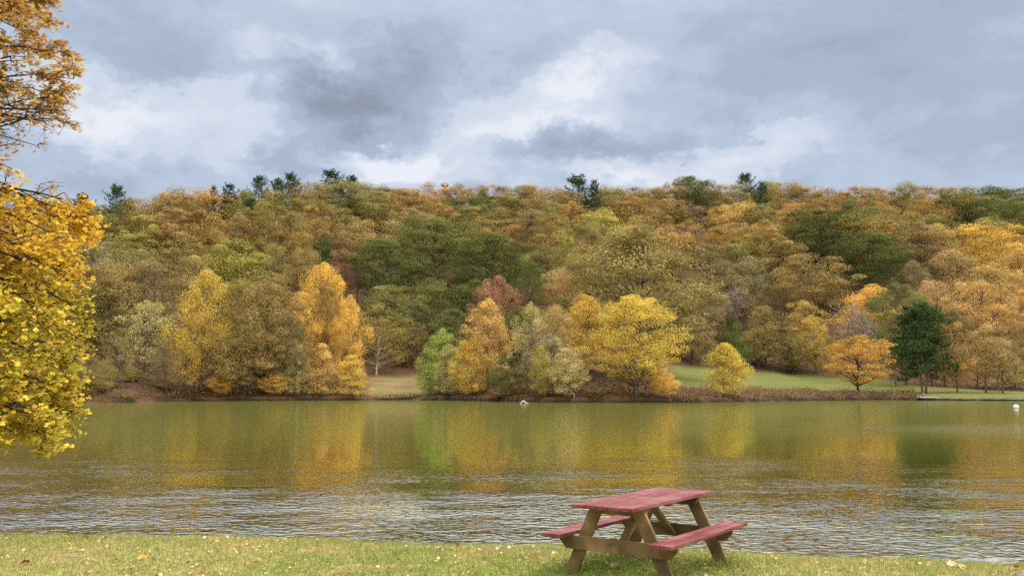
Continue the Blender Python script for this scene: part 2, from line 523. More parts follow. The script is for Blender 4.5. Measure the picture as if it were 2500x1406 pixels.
# ---- crowns on the hillside, left to right, row by row (column, row of the top, width, colour)
RIDGE = [(90, 506, 90, 'olbrn'), (150, 502, 90, 'olbrn'), (215, 497, 80, 'olive'), (290, 490, 90, 'grnol'), (345, 483, 80, 'rust'), (395, 480, 80, 'olbrn'), (440, 468, 90, 'olbrn'),
         (492, 472, 115, 'orange'), (560, 490, 70, 'olive'), (588, 470, 60, 'grnol'), (650, 468, 70, 'olive'), (700, 475, 75, 'olbrn'), (755, 447, 95, 'olbrn'), (830, 450, 105, 'olive'),
         (885, 453, 70, 'olive'), (935, 456, 80, 'olive'), (985, 468, 110, 'orange'), (915, 478, 90, 'orange'), (1075, 452, 85, 'rust'), (1130, 452, 80, 'rust'), (1180, 455, 65, 'rust'),
         (1225, 455, 50, 'redbrn'), (1270, 460, 80, 'olive'), (1330, 456, 90, 'olbrn'), (1380, 465, 60, 'rust'), (1470, 462, 75, 'olive'), (1525, 457, 80, 'rust'), (1580, 462, 70, 'rust'),
         (1625, 460, 70, 'rust'), (1660, 447, 60, 'rust'), (1705, 437, 90, 'grnol'), (1755, 455, 75, 'rust'), (1800, 450, 70, 'olive'), (1858, 460, 80, 'olive'), (1890, 450, 75, 'olive'),
         (1930, 452, 80, 'rust'), (1985, 460, 75, 'rust'), (2030, 465, 75, 'brown'), (2075, 463, 70, 'rust'), (2115, 460, 60, 'olive'), (2150, 462, 65, 'rust'), (2210, 455, 85, 'olive'),
         (2270, 460, 85, 'rust'), (2320, 460, 85, 'orange'), (2370, 465, 80, 'grnol'), (2440, 462, 95, 'green'), (2495, 465, 90, 'grnol'), (2560, 470, 90, 'rust'), (1025, 470, 75, 'rust')]
UPPER = [(120, 545, 110, 'olbrn'), (240, 530, 110, 'olive'), (336, 531, 115, 'yelgrn'), (410, 515, 110, 'olbrn'), (490, 520, 185, 'rust'), (560, 525, 90, 'olbrn'), (650, 498, 125, 'rust'), (700, 520, 110, 'olbrn'),
         (785, 493, 115, 'olbrn'), (752, 508, 90, 'rust'), (875, 488, 62, 'redbrn'), (935, 500, 130, 'olive'), (990, 512, 120, 'olbrn'), (1040, 490, 80, 'rust'), (1118, 483, 110, 'grnol'),
         (1180, 474, 76, 'green'), (1235, 480, 110, 'olive'), (1305, 490, 110, 'olbrn'), (1345, 500, 90, 'olive'), (1287, 520, 140, 'brown'), (1225, 541, 110, 'rust'), (1400, 498, 120, 'rust'),
         (1485, 515, 130, 'yelgrn'), (1440, 545, 100, 'olive'), (1560, 484, 110, 'rust'), (1605, 515, 110, 'olbrn'), (1655, 490, 110, 'olbrn'), (1808, 497, 105, 'amber'), (1760, 510, 80, 'rust'),
         (1865, 500, 100, 'olive'), (1949, 500, 110, 'orange'), (2015, 497, 120, 'rust'), (2106, 488, 95, 'grnol'), (2160, 497, 75, 'orange'), (2205, 512, 115, 'olive'), (2265, 490, 110, 'rust'),
         (2335, 482, 115, 'rust'), (2420, 486, 120, 'grnol'), (2490, 497, 105, 'green'), (2439, 533, 130, 'olive'), (2140, 530, 190, 'rust'), (1780, 550, 120, 'orange'), (1870, 545, 130, 'rust'),
         (1700, 540, 110, 'rust'), (1560, 545, 120, 'olbrn'), (2300, 530, 130, 'olive'), (2255, 548, 110, 'brown'), (2540, 520, 110, 'rust'), (1085, 520, 100, 'olive'), (840, 530, 110, 'olive')]
MID = [(60, 600, 140, 'olbrn'), (160, 590, 120, 'brown'), (215, 592, 110, 'grey'), (328, 580, 190, 'olive'), (431, 577, 125, 'olbrn'), (500, 562, 105, 'rust'), (584, 592, 185, 'yelgrn'), (650, 600, 100, 'olive'),
       (707, 573, 120, 'rust'), (778, 584, 84, 'green'), (745, 610, 80, 'olbrn'), (893, 541, 150, 'salmon'), (827, 614, 95, 'redbrn'), (1336, 601, 135, 'olive'), (1382, 568, 70, 'yelgrn'), (1413, 613, 95, 'yelgrn'),
       (1432, 590, 55, 'redbrn'), (1646, 563, 105, 'orange'), (1735, 598, 140, 'brown'), (1800, 590, 120, 'olive'), (1836, 628, 120, 'grey'), (1775, 640, 150, 'brown'), (1985, 624, 185, 'olbrn'),
       (1905, 585, 120, 'olbrn'), (2316, 548, 130, 'amber'), (2431, 548, 150, 'gold'), (2350, 612, 190, 'salmon'), (2452, 646, 140, 'amber'), (2500, 600, 110, 'amber'), (2250, 640, 110, 'brown'), (2550, 570, 110, 'orange'),
       (260, 640, 165, 'olbrn'), (375, 640, 150, 'brown'), (455, 630, 120, 'olbrn'), (1290, 640, 90, 'green'), (1860, 570, 100, 'rust'), (2400, 690, 130, 'amber'), (2290, 690, 120, 'salmon')]
LOW = [(150, 700, 130, 'brown'), (235, 720, 130, 'olbrn'), (330, 700, 120, 'brown'), (420, 690, 120, 'olbrn'), (260, 800, 120, 'olive'), (380, 780, 110, 'brown'), (180, 830, 100, 'olbrn'), (90, 780, 130, 'olbrn'), (560, 800, 120, 'olbrn'),
       (920, 745, 140, 'olive'), (1000, 740, 130, 'grnol'), (1110, 760, 140, 'grnol'), (1270, 770, 100, 'green'), (1720, 720, 120, 'brown'), (1815, 715, 110, 'brown'), (1868, 752, 100, 'olbrn'), (1785, 776, 76, 'green'),
       (1965, 738, 100, 'amber'), (1900, 700, 90, 'brown'), (2269, 700, 110, 'amber'), (2345, 745, 120, 'amber'), (2425, 750, 120, 'amber'), (2490, 730, 110, 'orange'), (2330, 830, 90, 'orange'), (2400, 835, 100, 'salmon'), (2330, 760, 90, 'brown'),
       (2130, 700, 130, 'gold'), (640, 760, 130, 'olbrn'), (740, 780, 110, 'brown'), (2540, 700, 120, 'amber'), (2440, 870, 90, 'brown')]
for (u, t, w, c) in RIDGE: slope_tree(u, t, w, c, kind='oak' if rnd.random() < .75 else 'airy', vi=rnd.choice((0, 2, 3, 5, 6)))
for (u, t, w, c) in UPPER: slope_tree(u, t, w, c)
for (u, t, w, c) in MID: slope_tree(u, t, w, c, kind='airy' if c in ('brown', 'grey', 'salmon') else None)
for (u, t, w, c) in LOW: slope_tree(u, t, w, c, kind='airy' if rnd.random() < .55 else 'tall', h=rnd.uniform(11, 14))
for (u, t, w, c) in [(960, 700, 140, 'olive'), (1045, 690, 140, 'grnol'), (1150, 690, 140, 'green'), (1480, 690, 140, 'olive'), (1640, 700, 140, 'olive')]: slope_tree(u, t, w, c, 'oak', 14)
for (u, t, w, c) in [(1010, 520, 120, 'olbrn'), (1085, 505, 120, 'rust'), (1150, 512, 130, 'olive'), (1230, 510, 120, 'olbrn'), (1345, 525, 120, 'rust')]: slope_tree(u, t, w, c, 'oak', 19)
r5 = random.Random(21)
for k in range(34):       # second line of crowns behind the skyline
    u = 60 + k * 74 + r5.uniform(-14, 14); Y = 352 + r5.uniform(0, 12); x = (u - 1250) / F * Y
    top = float(np.interp(u, [0, 250, 500, 760, 1000, 1700, 2100, 2500], [508, 502, 488, 470, 478, 470, 478, 480])) + r5.uniform(-5, 8)
    w_ = r5.uniform(100, 140)
    put_tree('oak', r5.choice(['olive', 'rust', 'olbrn', 'rust', 'brown']), x, Y, at(u, top, Y)[2] - gz(x, Y), w_ * Y / F, zone='back', u=u, top=top, wpx=w_)
# big crowns that stand out on the lower slope
slope_tree(941, 592, 185, 'green', 'bigoak', 21, 1)
slope_tree(1066, 543, 215, 'grnol', 'bigoak', 22, 0)
slope_tree(1205, 577, 200, 'green', 'bigoak', 21, 1)
slope_tree(2015, 526, 200, 'green', 'bigoak', 18, 0)
slope_tree(2135, 577, 190, 'green', 'bigoak', 18, 0)
slope_tree(1570, 584, 310, 'olive', 'bigoak', 27, 1)
for (u, t, w) in [(1722, 488, 95), (1325, 553, 70), (1376, 622, 50), (2262, 570, 100), (205, 640, 80), (1800, 690, 100), (1745, 690, 90), (2035, 470, 50), (870, 640, 60)]:
    slope_tree(u, t, w, 'bare', 'bare', h=14)
for (u, t, w, vi) in [(265, 458, 60, 1), (40, 483, 70, 0), (180, 477, 52, 1), (505, 459, 24, 2), (544, 455, 56, 2), (620, 434, 50, 1), (666, 441, 48, 1), (696, 429, 56, 0), (797, 421, 74, 0), (850, 434, 44, 1),
                      (1415, 431, 66, 0), (1457, 444, 38, 2), (1834, 427, 60, 1), (602, 490, 60, 2), (1875, 448, 36, 2)]:
    slope_tree(u, t, w * 1.3, 'pine', 'pine', h=21 if t < 470 else 17, vi=vi)

# ---- trees that stand by the water or at the edge of the lawn
shore_tree(357, 735, 150, 'pale', 'shoreairy', 4, 'thin pale yellow tree with open crown on the leafy bank, leftmost by the water', 0)
shore_tree(262, 880, 70, 'yelgrn', 'shoreairy', 3, 'small thin yellowish sapling at the far left of the opposite bank', 1)
shore_tree(300, 800, 90, 'olbrn', 'shoreairy', 9, 'spindly olive brown tree behind the thin pale yellow tree', 1)
shore_tree(238, 925, 76, 'olbrn', 'bush', 1.6, 'low olive brown bush at the water below the trailing maple leaves', 2)
shore_tree(300, 938, 56, 'brown', 'bush', 1.8, 'small dull brown bush on the leafy bank left of the thin pale tree', 1)
shore_tree(405, 925, 64, 'olbrn', 'bush', 2.0, 'small olive brown bush right of the thin pale tree trunk', 2)
shore_tree(222, 850, 90, 'olbrn', 'shoreairy', 6, 'olive brown sapling beside the trailing maple leaves at the far left bank', 1)
shore_tree(410, 840, 100, 'brown', 'shoreairy', 9, 'dull brown sapling between the thin pale tree and the golden trees', 0)
shore_tree(150, 800, 120, 'olbrn', 'shoreairy', 5, 'olive brown tree on the far bank hidden behind the maple leaves', 0)
shore_tree(325, 900, 60, 'yelgrn', 'bush', 3, 'low yellow-green bush under the thin pale yellow tree', 2)
shore_tree(1690, 770, 110, 'olbrn', 'airy', 50, 'olive brown tree at the wood edge between the big yellow tree and the round shrub', 0)
shore_tree(1655, 800, 90, 'grnol', 'airy', 52, 'mossy green tree at the wood edge just right of the big yellow tree', 2)
shore_tree(1735, 830, 80, 'olive', 'airy', 49, 'low olive tree at the wood edge just left of the round shrub', 1)
shore_tree(2270, 800, 100, 'brown', 'airy', 38, 'dull brown sapling at the wood edge right behind the cedar', 1)
shore_tree(2430, 830, 100, 'amber', 'airy', 32, 'amber sapling at the wood edge left of the dense olive tree', 2)
shore_tree(497, 662, 145, 'gold', 'shore', 5, 'tall golden tree at the left edge of the olive brown shoreline mass', 0)
shore_tree(458, 800, 80, 'gold', 'shoreairy', 3, 'low golden tree with drooping outer boughs left of the olive mass', 0)
shore_tree(572, 690, 150, 'olbrn', 'shore', 4, 'tall olive brown tree next to the golden tree in the shoreline mass', 1)
shore_tree(650, 668, 180, 'olbrn', 'shore', 5, 'widest olive brown tree in the middle of the shoreline mass', 2)
shore_tree(600, 800, 150, 'olbrn', 'shore', 2.5, 'lower olive brown tree leaning over the water below the wide one', 1)
shore_tree(702, 770, 110, 'brown', 'shore', 3, 'dull brown tree with purple tinge right of the wide olive tree', 0)
shore_tree(545, 900, 66, 'gold', 'bush', 2, 'small golden bush under the olive shoreline trees', 2)
shore_tree(773, 642, 125, 'gold', 'shore', 22, 'tall golden crown rising behind the brown shoreline trees', 1)
shore_tree(732, 715, 105, 'gold', 'shore', 12, 'golden tree below the tall golden crown', 0)
shore_tree(800, 688, 76, 'rust', 'shore', 14, 'narrow rusty tree between the lower golden tree and the golden column', 2)
shore_tree(848, 720, 86, 'gold', 'shore', 9, 'narrow golden column tree beside the bare brown bank', 2)
shore_tree(786, 838, 95, 'amber', 'bush', 2.2, 'amber cone-shaped shrub, left one of the pair at the water', 0)
shore_tree(862, 866, 96, 'yellow', 'bush', 1.6, 'bright yellow cone-shaped shrub beside the bare brown bank', 0)
shore_tree(724, 830, 62, 'pale', 'bush', 2, 'slender silvery cream shrub left of the cone-shaped pair', 1)
shore_tree(672, 905, 76, 'gold', 'bush', 1.8, 'low golden bush leaning to the water below the brown tree', 2)
shore_tree(926, 775, 130, 'rust', 'shoreairy', 34, 'rusty tree with pale straight trunk above the bare brown bank', 0, BARK_PALE)
shore_tree(990, 780, 120, 'olbrn', 'shoreairy', 44, 'shaded olive brown tree at the top of the bare bank', 1)
shore_tree(1073, 802, 104, 'lime', 'bush', 5, 'fresh green shrub at the right end of the bare bank', 1)
shore_tree(1050, 905, 70, 'lime', 'bush', 2, 'low fresh green bush trailing at the water edge', 2)
shore_tree(1098, 840, 84, 'pale', 'bush', 2.5, 'pale silvery shrub in front of the fresh green shrub', 1)
shore_tree(1217, 676, 112, 'redbrn', 'shore', 26, 'round reddish brown crown above the orange-gold shoreline tree', 1)
shore_tree(1190, 730, 112, 'amber', 'shore', 7, 'orange-gold pointed tree right of the fresh green shrub', 0)
shore_tree(1150, 818, 100, 'gold', 'bush', 3, 'golden shrub at the foot of the orange-gold pointed tree', 1)
shore_tree(1236, 862, 92, 'grnol', 'bush', 3, 'mossy green shrub overhanging the dark water edge', 1)
shore_tree(1290, 738, 100, 'pale', 'shoreairy', 6, 'tall pale cream tree with airy top right of the orange-gold tree', 0)
shore_tree(1345, 745, 110, 'salmon', 'shore', 10, 'salmon tan tree between the pale tree and the big yellow tree', 1)
shore_tree(1345, 815, 104, 'grey', 'bush', 3.5, 'grey-green shrub in front of the salmon tan tree', 1)
shore_tree(1322, 846, 70, 'yelgrn', 'bush', 1.8, 'yellow-green shrub hanging over the water by the bent white branch', 2)
shore_tree(1388, 850, 112, 'pale', 'bush', 2, 'pale cream shrub overhanging the water left of the big yellow tree', 2)
shore_tree(1225, 946, 60, 'redbrn', 'bush', 1.0, 'low reddish bush with drooping branches touching the water', 2)
shore_tree(1385, 656, 145, 'salmon', 'oak', 34, 'salmon crown on the slope left of the huge olive tree', 0)
shore_tree(1435, 718, 130, 'gold', 'shore', 22, 'deep golden tree half hidden behind the big yellow tree', 1)
shore_tree(1550, 722, 236, 'yellow', 'bigyellow', 3.5, 'big round yellow tree leaning over the water, largest on the far shore', 0)
shore_tree(1618, 900, 78, 'gold', 'bush', 1.8, 'small golden bush at the right foot of the big yellow tree', 2)
shore_tree(1450, 935, 50, 'brown', 'bush', 2.0, 'small dry bush left of the big yellow trunk', 2)
shore_tree(1769, 838, 108, 'yellow', 'roundbush', 3, 'round yellow-green shrub standing alone at the left end of the lawn', 0, rot=1.)
shore_tree(1930, 800, 150, 'olive', 'oak', 47, 'broad low olive tree at the upper edge of the lawn', 1)
shore_tree(1850, 800, 100, 'olbrn', 'tall', 50, 'olive brown tree at the upper left edge of the lawn', 1)
shore_tree(1790, 810, 90, 'green', 'tall', 50, 'shaded green tree behind the round yellow-green shrub', 0)
shore_tree(1990, 770, 90, 'gold', 'airy', 48, 'golden tree at the wood edge left of the orange maple', 0)
shore_tree(2040, 800, 80, 'olbrn', 'airy', 46, 'olive brown sapling behind the orange maple', 1)
shore_tree(2180, 795, 90, 'brown', 'airy', 30, 'dull brown tree between the orange maple and the dark cedar', 1)
shore_tree(2207, 692, 150, 'grnol', 'shore', 36, 'mossy green tree with golden shoulder behind the dark cedar', 1)
shore_tree(2254, 738, 172, 'cedar', 'cedar', 12, 'dark green cedar standing on the lawn by the lake wall', 0, BARK)
shore_tree(2470, 830, 110, 'olive', 'oak', 38, 'dense olive tree at the right end of the lawn', 2)
shore_tree(2300, 840, 80, 'amber', 'airy', 40, 'amber sapling right of the dark cedar', 0)
shore_tree(2380, 870, 100, 'salmon', 'airy', 38, 'salmon sapling at the wood edge above the lake wall', 2)
# the orange maple: gold below, bare twigs above
mp = shore_tree(2090, 818, 158, 'flame', 'maple', 5, 'orange-gold maple with leafless grey top on the bank before the lawn', 0, BARK_DARK)
mp_h = mp.scale[2]
up = make_bare('upper_twigs', 17, .3, 4, .55)[0]
ut = obj('bare_top', up, MATS['bare'], mp)
ut['label'] = 'leafless grey twigs at the top of the maple'
ut.scale = (1.08, 1.08, 1.80); ut.location = (0, 0, -.05)

# ---- labels that single each hillside tree out
LAND = [(170, 'behind the golden foreground maple'), (355, 'above the thin pale yellow tree'), (470, 'above the tall golden shoreline tree'), (600, 'above the olive brown shoreline mass'),
        (740, 'above the lower golden shoreline tree'), (850, 'above the golden column tree'), (965, 'above the bare brown bank'), (1075, 'above the fresh green shrub'),
        (1190, 'above the orange-gold pointed tree'), (1290, 'above the tall pale cream tree'), (1380, 'above the pale overhanging shrubs'), (1550, 'above the big yellow tree'), (1670, 'above the gap right of the big yellow tree'),
        (1769, 'above the round yellow-green shrub'), (1870, 'above the left half of the lawn'), (1980, 'left of the orange maple column'), (2090, 'above the orange maple'), (2180, 'above the gap between maple and cedar'), (2260, 'above the dark cedar'),
        (2370, 'above the lake wall'), (2480, 'above the white buoy')]
ZONE = {'ridge': 'on the skyline', 'upper': 'high on the slope', 'mid': 'halfway up the slope', 'low': 'low on the slope', 'back': 'just behind the skyline', 'shore': 'by the water'}
from collections import defaultdict
buckets = defaultdict(list)
for root, i in TREES:
    if 'label' in i:
        tag(root, i['label'], 'shrub' if i['nm'] == 'shrub' else 'tree', 'trees and shrubs along the far shore'); continue
    lm = min(LAND, key=lambda l: abs(l[0] - i['u']))
    noun = {'pine': 'pine', 'bare': 'leafless tree'}.get(i['kind'], 'tree')
    size = '' if i['kind'] in ('pine', 'bare') else ('huge ' if i['wpx'] > 250 else 'broad ' if i['wpx'] >= 150 else 'narrow ' if i['wpx'] <= 62 else '')
    cw = PAL[i['col']][2] if i['kind'] != 'bare' else 'grey'
    i['base'] = f"{size}{cw} {noun} {ZONE[i['zone']]} {lm[1]}"
    buckets[i['base']].append((root, i))
for b, lst in buckets.items():
    lst.sort(key=lambda r: r[1]['u'])
    n = len(lst)
    for k, (root, i) in enumerate(lst):
        lab = b
        if n == 2: lab = b + (', left one', ', right one')[k]
        elif n > 2: lab = b + ', ' + ('leftmost', 'second from left', 'third from left', 'fourth from left', 'fifth from left')[min(k, 4)]
        tag(root, lab, 'tree', 'autumn trees on the hillside')

# ------------------------------------------------------------------ ground sheet
def axis(*segs):
    out = []
    for a, b, st in segs: out += list(np.arange(a, b, st))
    return np.array(out + [segs[-1][1]])


gx = axis((-1500, -300, 60), (-300, -130, 8), (-130, -12, 2.5), (-12, 12, .16), (12, 130, 2.5), (130, 300, 8), (300, 1500, 60))
gy = axis((-400, -20, 40), (-20, 6, 1.3), (6, 14, .14), (14, 100, 6), (100, 160, .9), (160, 240, 2.2), (240, 420, 5), (420, 1600, 60))
GX, GY = np.meshgrid(gx, gy)
GZ = ground_z(GX, GY)
nx, ny = len(gx), len(gy)
idx = np.arange(nx * ny).reshape(ny, nx)
FQ = np.stack([idx[:-1, :-1], idx[:-1, 1:], idx[1:, 1:], idx[1:, :-1]], -1).reshape(-1, 4)
dd = GY - far_shore(GX)
uu = GX / np.maximum(GY, 1) * F + 1250
col = np.zeros(GX.shape + (4,)); col[..., 3] = 1


def setc(mask, c):
    for i in range(3): col[..., i] = col[..., i] * (1 - mask) + mask * c[i]


one = np.ones_like(GX)
n1 = fbm(GX * .5, GY * .5, 4); n2 = fbm(GX * 1.7 + 40, GY * 1.7, 4)
setc(one, lin(120, 90, 64, .56))                                          # leaf litter of the wood floor
setc(sstep(.42, .6, fbm(GX * .08, GY * .08, 4)), lin(98, 76, 58, .56))
near = (GY < 45).astype(float)
GREEN, STRAW, DRY = lin(126, 142, 62, .85), lin(176, 160, 104, .85), lin(150, 128, 88, .85)
setc(near, STRAW); setc(near * .45, GREEN); setc(near * .4 * sstep(.40, .56, n1), GREEN); setc(near * sstep(.5, .66, n2) * .6, DRY)
lawn_far = np.interp(uu, [1600, 2100, 2300, 2500], [47, 47, 35, 29])
lawn = sstep(1600, 1660, uu) * (1 - sstep(-2, 2, dd - lawn_far + 3 * (n1 - .45))) * (GY > 45) * sstep(13, 17, dd + 5 * (n1 - .45) + 15 * sstep(2200, 2245, uu))
setc(lawn, lin(140, 146, 76, .50)); setc(lawn * sstep(.42, .62, fbm(GX * .15, GY * .6, 3)), lin(156, 152, 88, .52))
brown = sstep(880, 905, uu) * (1 - sstep(1060, 1090, uu)) * (1 - sstep(24, 36, dd)) * (dd > .5)
setc(brown, lin(160, 138, 96, .62)); setc(brown * sstep(.45, .65, n1), lin(142, 110, 76, .6)); setc(brown * sstep(.5, .7, n2) * .7, lin(120, 124, 66, .6))
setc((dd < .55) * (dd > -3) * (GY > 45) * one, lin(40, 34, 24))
setc((GY < 45) * sstep(-.02, .14, GY - near_shore(GX)), lin(70, 66, 34))
gm, nt = new_mat('ground')
a_ = N(nt, 'ShaderNodeAttribute', attribute_name='land')
tc = N(nt, 'ShaderNodeTexCoord')
nz = N(nt, 'ShaderNodeTexNoise'); nz.inputs['Scale'].default_value = 9; nz.inputs['Detail'].default_value = 8; nt.links.new(tc.outputs['Object'], nz.inputs['Vector'])
c = mixc(nt, 1.0, a_.outputs['Color'], mixc(nt, maprange(nt, nz.outputs[0], .3, .7, 0, 1), (.55, .52, .5), (1.35, 1.35, 1.3)), 'MULTIPLY')
b = N(nt, 'ShaderNodeBsdfPrincipled'); nt.links.new(c, b.inputs['Base Color']); b.inputs['Roughness'].default_value = .95; b.inputs['Specular IOR Level'].default_value = .1
bp = N(nt, 'ShaderNodeBump'); bp.inputs['Strength'].default_value = .5; bp.inputs['Distance'].default_value = .03
nt.links.new(nz.outputs[0], bp.inputs['Height']); nt.links.new(bp.outputs[0], b.inputs['Normal'])
nt.links.new(b.outputs[0], N(nt, 'ShaderNodeOutputMaterial').inputs[0])
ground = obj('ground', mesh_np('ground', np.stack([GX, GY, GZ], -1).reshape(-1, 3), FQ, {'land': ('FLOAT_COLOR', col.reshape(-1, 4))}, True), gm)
tag(ground, kind='structure')

# ------------------------------------------------------------------ lake
wm, nt = new_mat('lake_water'); L = nt.links
geo = N(nt, 'ShaderNodeNewGeometry')
sep = N(nt, 'ShaderNodeSeparateXYZ'); L.new(geo.outputs['Position'], sep.inputs[0])


def wnoise(scale, sx=1., sy=1., detail=3, rough=.55, dist=0., rot=0.):
    mp_ = N(nt, 'ShaderNodeMapping'); mp_.inputs['Scale'].default_value = (sx, sy, 1); mp_.inputs['Rotation'].default_value = (0, 0, rot)
    L.new(geo.outputs['Position'], mp_.inputs[0])
    q = N(nt, 'ShaderNodeTexNoise'); q.inputs['Scale'].default_value = scale; q.inputs['Detail'].default_value = detail; q.inputs['Roughness'].default_value = rough; q.inputs['Distortion'].default_value = dist
    L.new(mp_.outputs[0], q.inputs['Vector']); return q.outputs[0]


near_n = wnoise(7.2, .85, 1., 1.3, .5, .35)
mid_n = wnoise(1.1, .6, 1., 3, .55)
patch = wnoise(.11, .5, 1., 4, .6)
edge = mathn(nt, 'ADD', sep.outputs['Y'], mathn(nt, 'MULTIPLY', patch, -30.0))           # wandering limit of the wind ripples
patch2 = wnoise(.6, .6, 1., 4, .65)
amp_near = mathn(nt, 'MULTIPLY', maprange(nt, edge, -9.0, 15.0, 1.0, .03), maprange(nt, patch2, .38, .6, .35, 1.0))
gx2 = mathn(nt, 'MULTIPLY', mathn(nt, 'SUBTRACT', sep.outputs['X'], 26.), .11); gy2 = mathn(nt, 'MULTIPLY', mathn(nt, 'SUBTRACT', sep.outputs['Y'], 45.), .16)
far_gust = mathn(nt, 'MULTIPLY', mathn(nt, 'POWER', 2.718, mathn(nt, 'MULTIPLY', mathn(nt, 'ADD', mathn(nt, 'MULTIPLY', gx2, gx2), mathn(nt, 'MULTIPLY', gy2, gy2)), -1.)), .35)
gust = mathn(nt, 'ADD', mathn(nt, 'MULTIPLY', maprange(nt, patch, .38, .62, .45, 1.0), amp_near), far_gust)
h1 = mathn(nt, 'MULTIPLY', near_n, mathn(nt, 'MULTIPLY', gust, .115))
h2 = mathn(nt, 'MULTIPLY', mid_n, mathn(nt, 'ADD', mathn(nt, 'MULTIPLY', gust, .02), .0025))
hgt = mathn(nt, 'ADD', h1, h2)
bp = N(nt, 'ShaderNodeBump'); bp.inputs['Strength'].default_value = 1.0; bp.inputs['Distance'].default_value = 1.0
L.new(hgt, bp.inputs['Height'])
df = N(nt, 'ShaderNodeBsdfDiffuse'); df.inputs['Color'].default_value = (*lin(90, 90, 34), 1)
gl = N(nt, 'ShaderNodeBsdfGlossy'); gl.inputs['Color'].default_value = (1.0, 1.0, .9, 1); L.new(bp.outputs[0], gl.inputs['Normal'])
L.new(maprange(nt, sep.outputs['Y'], 14, 45, .02, .10), gl.inputs['Roughness'])
fr = N(nt, 'ShaderNodeFresnel'); fr.inputs['IOR'].default_value = 1.36; L.new(bp.outputs[0], fr.inputs['Normal'])
ms = N(nt, 'ShaderNodeMixShader'); L.new(mathn(nt, 'MINIMUM', mathn(nt, 'MULTIPLY', fr.outputs[0], maprange(nt, sep.outputs['Y'], 14, 44, 4.6, 1.6)), maprange(nt, sep.outputs['Y'], 14, 42, .95, .64)), ms.inputs[0])
L.new(df.outputs[0], ms.inputs[1]); L.new(gl.outputs[0], ms.inputs[2])
L.new(ms.outputs[0], N(nt, 'ShaderNodeOutputMaterial').inputs[0])
wx = np.linspace(-700, 700, 29); wy = np.concatenate([np.linspace(8, 40, 9), np.linspace(50, 230, 19)])
WX, WY = np.meshgrid(wx, wy); wi = np.arange(WX.size).reshape(WX.shape)
WF = np.stack([wi[:-1, :-1], wi[:-1, 1:], wi[1:, 1:], wi[1:, :-1]], -1).reshape(-1, 4)
water = obj('lake_water', mesh_np('lake_water', np.stack([WX, WY, WX * 0], -1).reshape(-1, 3), WF, None, True), wm)
tag(water, kind='structure')

# ------------------------------------------------------------------ grass, litter, bank weeds
def vcol_mat(name, rough=.9, trans=.25):
    m, nt = new_mat(name); L = nt.links
    a = N(nt, 'ShaderNodeAttribute', attribute_name='tone')
    d = N(nt, 'ShaderNodeBsdfDiffuse'); t = N(nt, 'ShaderNodeBsdfTranslucent')
    L.new(a.outputs['Color'], d.inputs[0]); L.new(a.outputs['Color'], t.inputs[0])
    mx = N(nt, 'ShaderNodeMixShader', i_0=trans); L.new(d.outputs[0], mx.inputs[1]); L.new(t.outputs[0], mx.inputs[2])
    L.new(mx.outputs[0], N(nt, 'ShaderNodeOutputMaterial').inputs[0])
    return m


TONE = vcol_mat('tone')
rs = np.random.RandomState(5)


def lerp(a, b, t): return np.asarray(a)[None] * (1 - t[:, None]) + np.asarray(b)[None] * t[:, None]


NB = 210000
bx_ = rs.uniform(-9.5, 9.5, NB); ys = near_shore(bx_)
by_ = ys - 5.6 * rs.rand(NB) ** 1.0 + .04
bz_ = ground_z(bx_, by_)
ok = bz_ > -.01
bx_, by_, bz_ = bx_[ok], by_[ok], bz_[ok]; NB = len(bx_)
gp = sstep(.40, .56, fbm(bx_ * .5, by_ * .5, 4)); dp = sstep(.5, .66, fbm(bx_ * 1.7 + 40, by_ * 1.7, 4))
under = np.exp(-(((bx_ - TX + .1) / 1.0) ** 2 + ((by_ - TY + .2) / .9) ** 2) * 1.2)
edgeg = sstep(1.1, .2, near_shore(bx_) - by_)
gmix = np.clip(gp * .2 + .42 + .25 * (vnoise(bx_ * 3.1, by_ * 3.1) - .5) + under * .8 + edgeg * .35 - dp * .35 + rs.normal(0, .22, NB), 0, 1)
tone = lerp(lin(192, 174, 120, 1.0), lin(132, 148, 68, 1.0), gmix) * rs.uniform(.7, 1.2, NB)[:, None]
foot = np.zeros(NB)
for lx_, ly_ in ((.615, .585), (-.615, .585), (.615, -.585), (-.615, -.585)):
    fx_ = TX + lx_ * math.cos(TYAW) - ly_ * math.sin(TYAW); fy_ = TY + lx_ * math.sin(TYAW) + ly_ * math.cos(TYAW)
    foot = np.maximum(foot, np.exp(-((bx_ - fx_) ** 2 + (by_ - fy_) ** 2) / .02))
hgt_ = (1 + 1.3 * foot) * rs.uniform(.018, .045, NB) * (1 + .7 * gmix) * (1 + 1.6 * edgeg * rs.rand(NB) * sstep(.42, .62, fbm(bx_ * 2.3, by_ * 2.3, 2)))
an = rs.rand(NB) * 6.283; wd = rs.uniform(.003, .007, NB)
ln = rs.normal(0, .6, (NB, 2)) * hgt_[:, None]
B0 = np.stack([bx_ - np.cos(an) * wd, by_ - np.sin(an) * wd, bz_ - .006], 1)
B1 = np.stack([bx_ + np.cos(an) * wd, by_ + np.sin(an) * wd, bz_ - .006], 1)
B2 = np.stack([bx_ + ln[:, 0], by_ + ln[:, 1], bz_ + hgt_], 1)
GV = np.stack([B0, B1, B2], 1).reshape(-1, 3)
t4 = np.concatenate([tone, np.ones((NB, 1))], 1)
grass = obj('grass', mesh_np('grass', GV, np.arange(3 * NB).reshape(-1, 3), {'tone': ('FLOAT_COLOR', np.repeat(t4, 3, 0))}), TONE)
tag(grass, 'short patchy green and straw-coloured grass on the near bank', 'grass', kind='stuff')

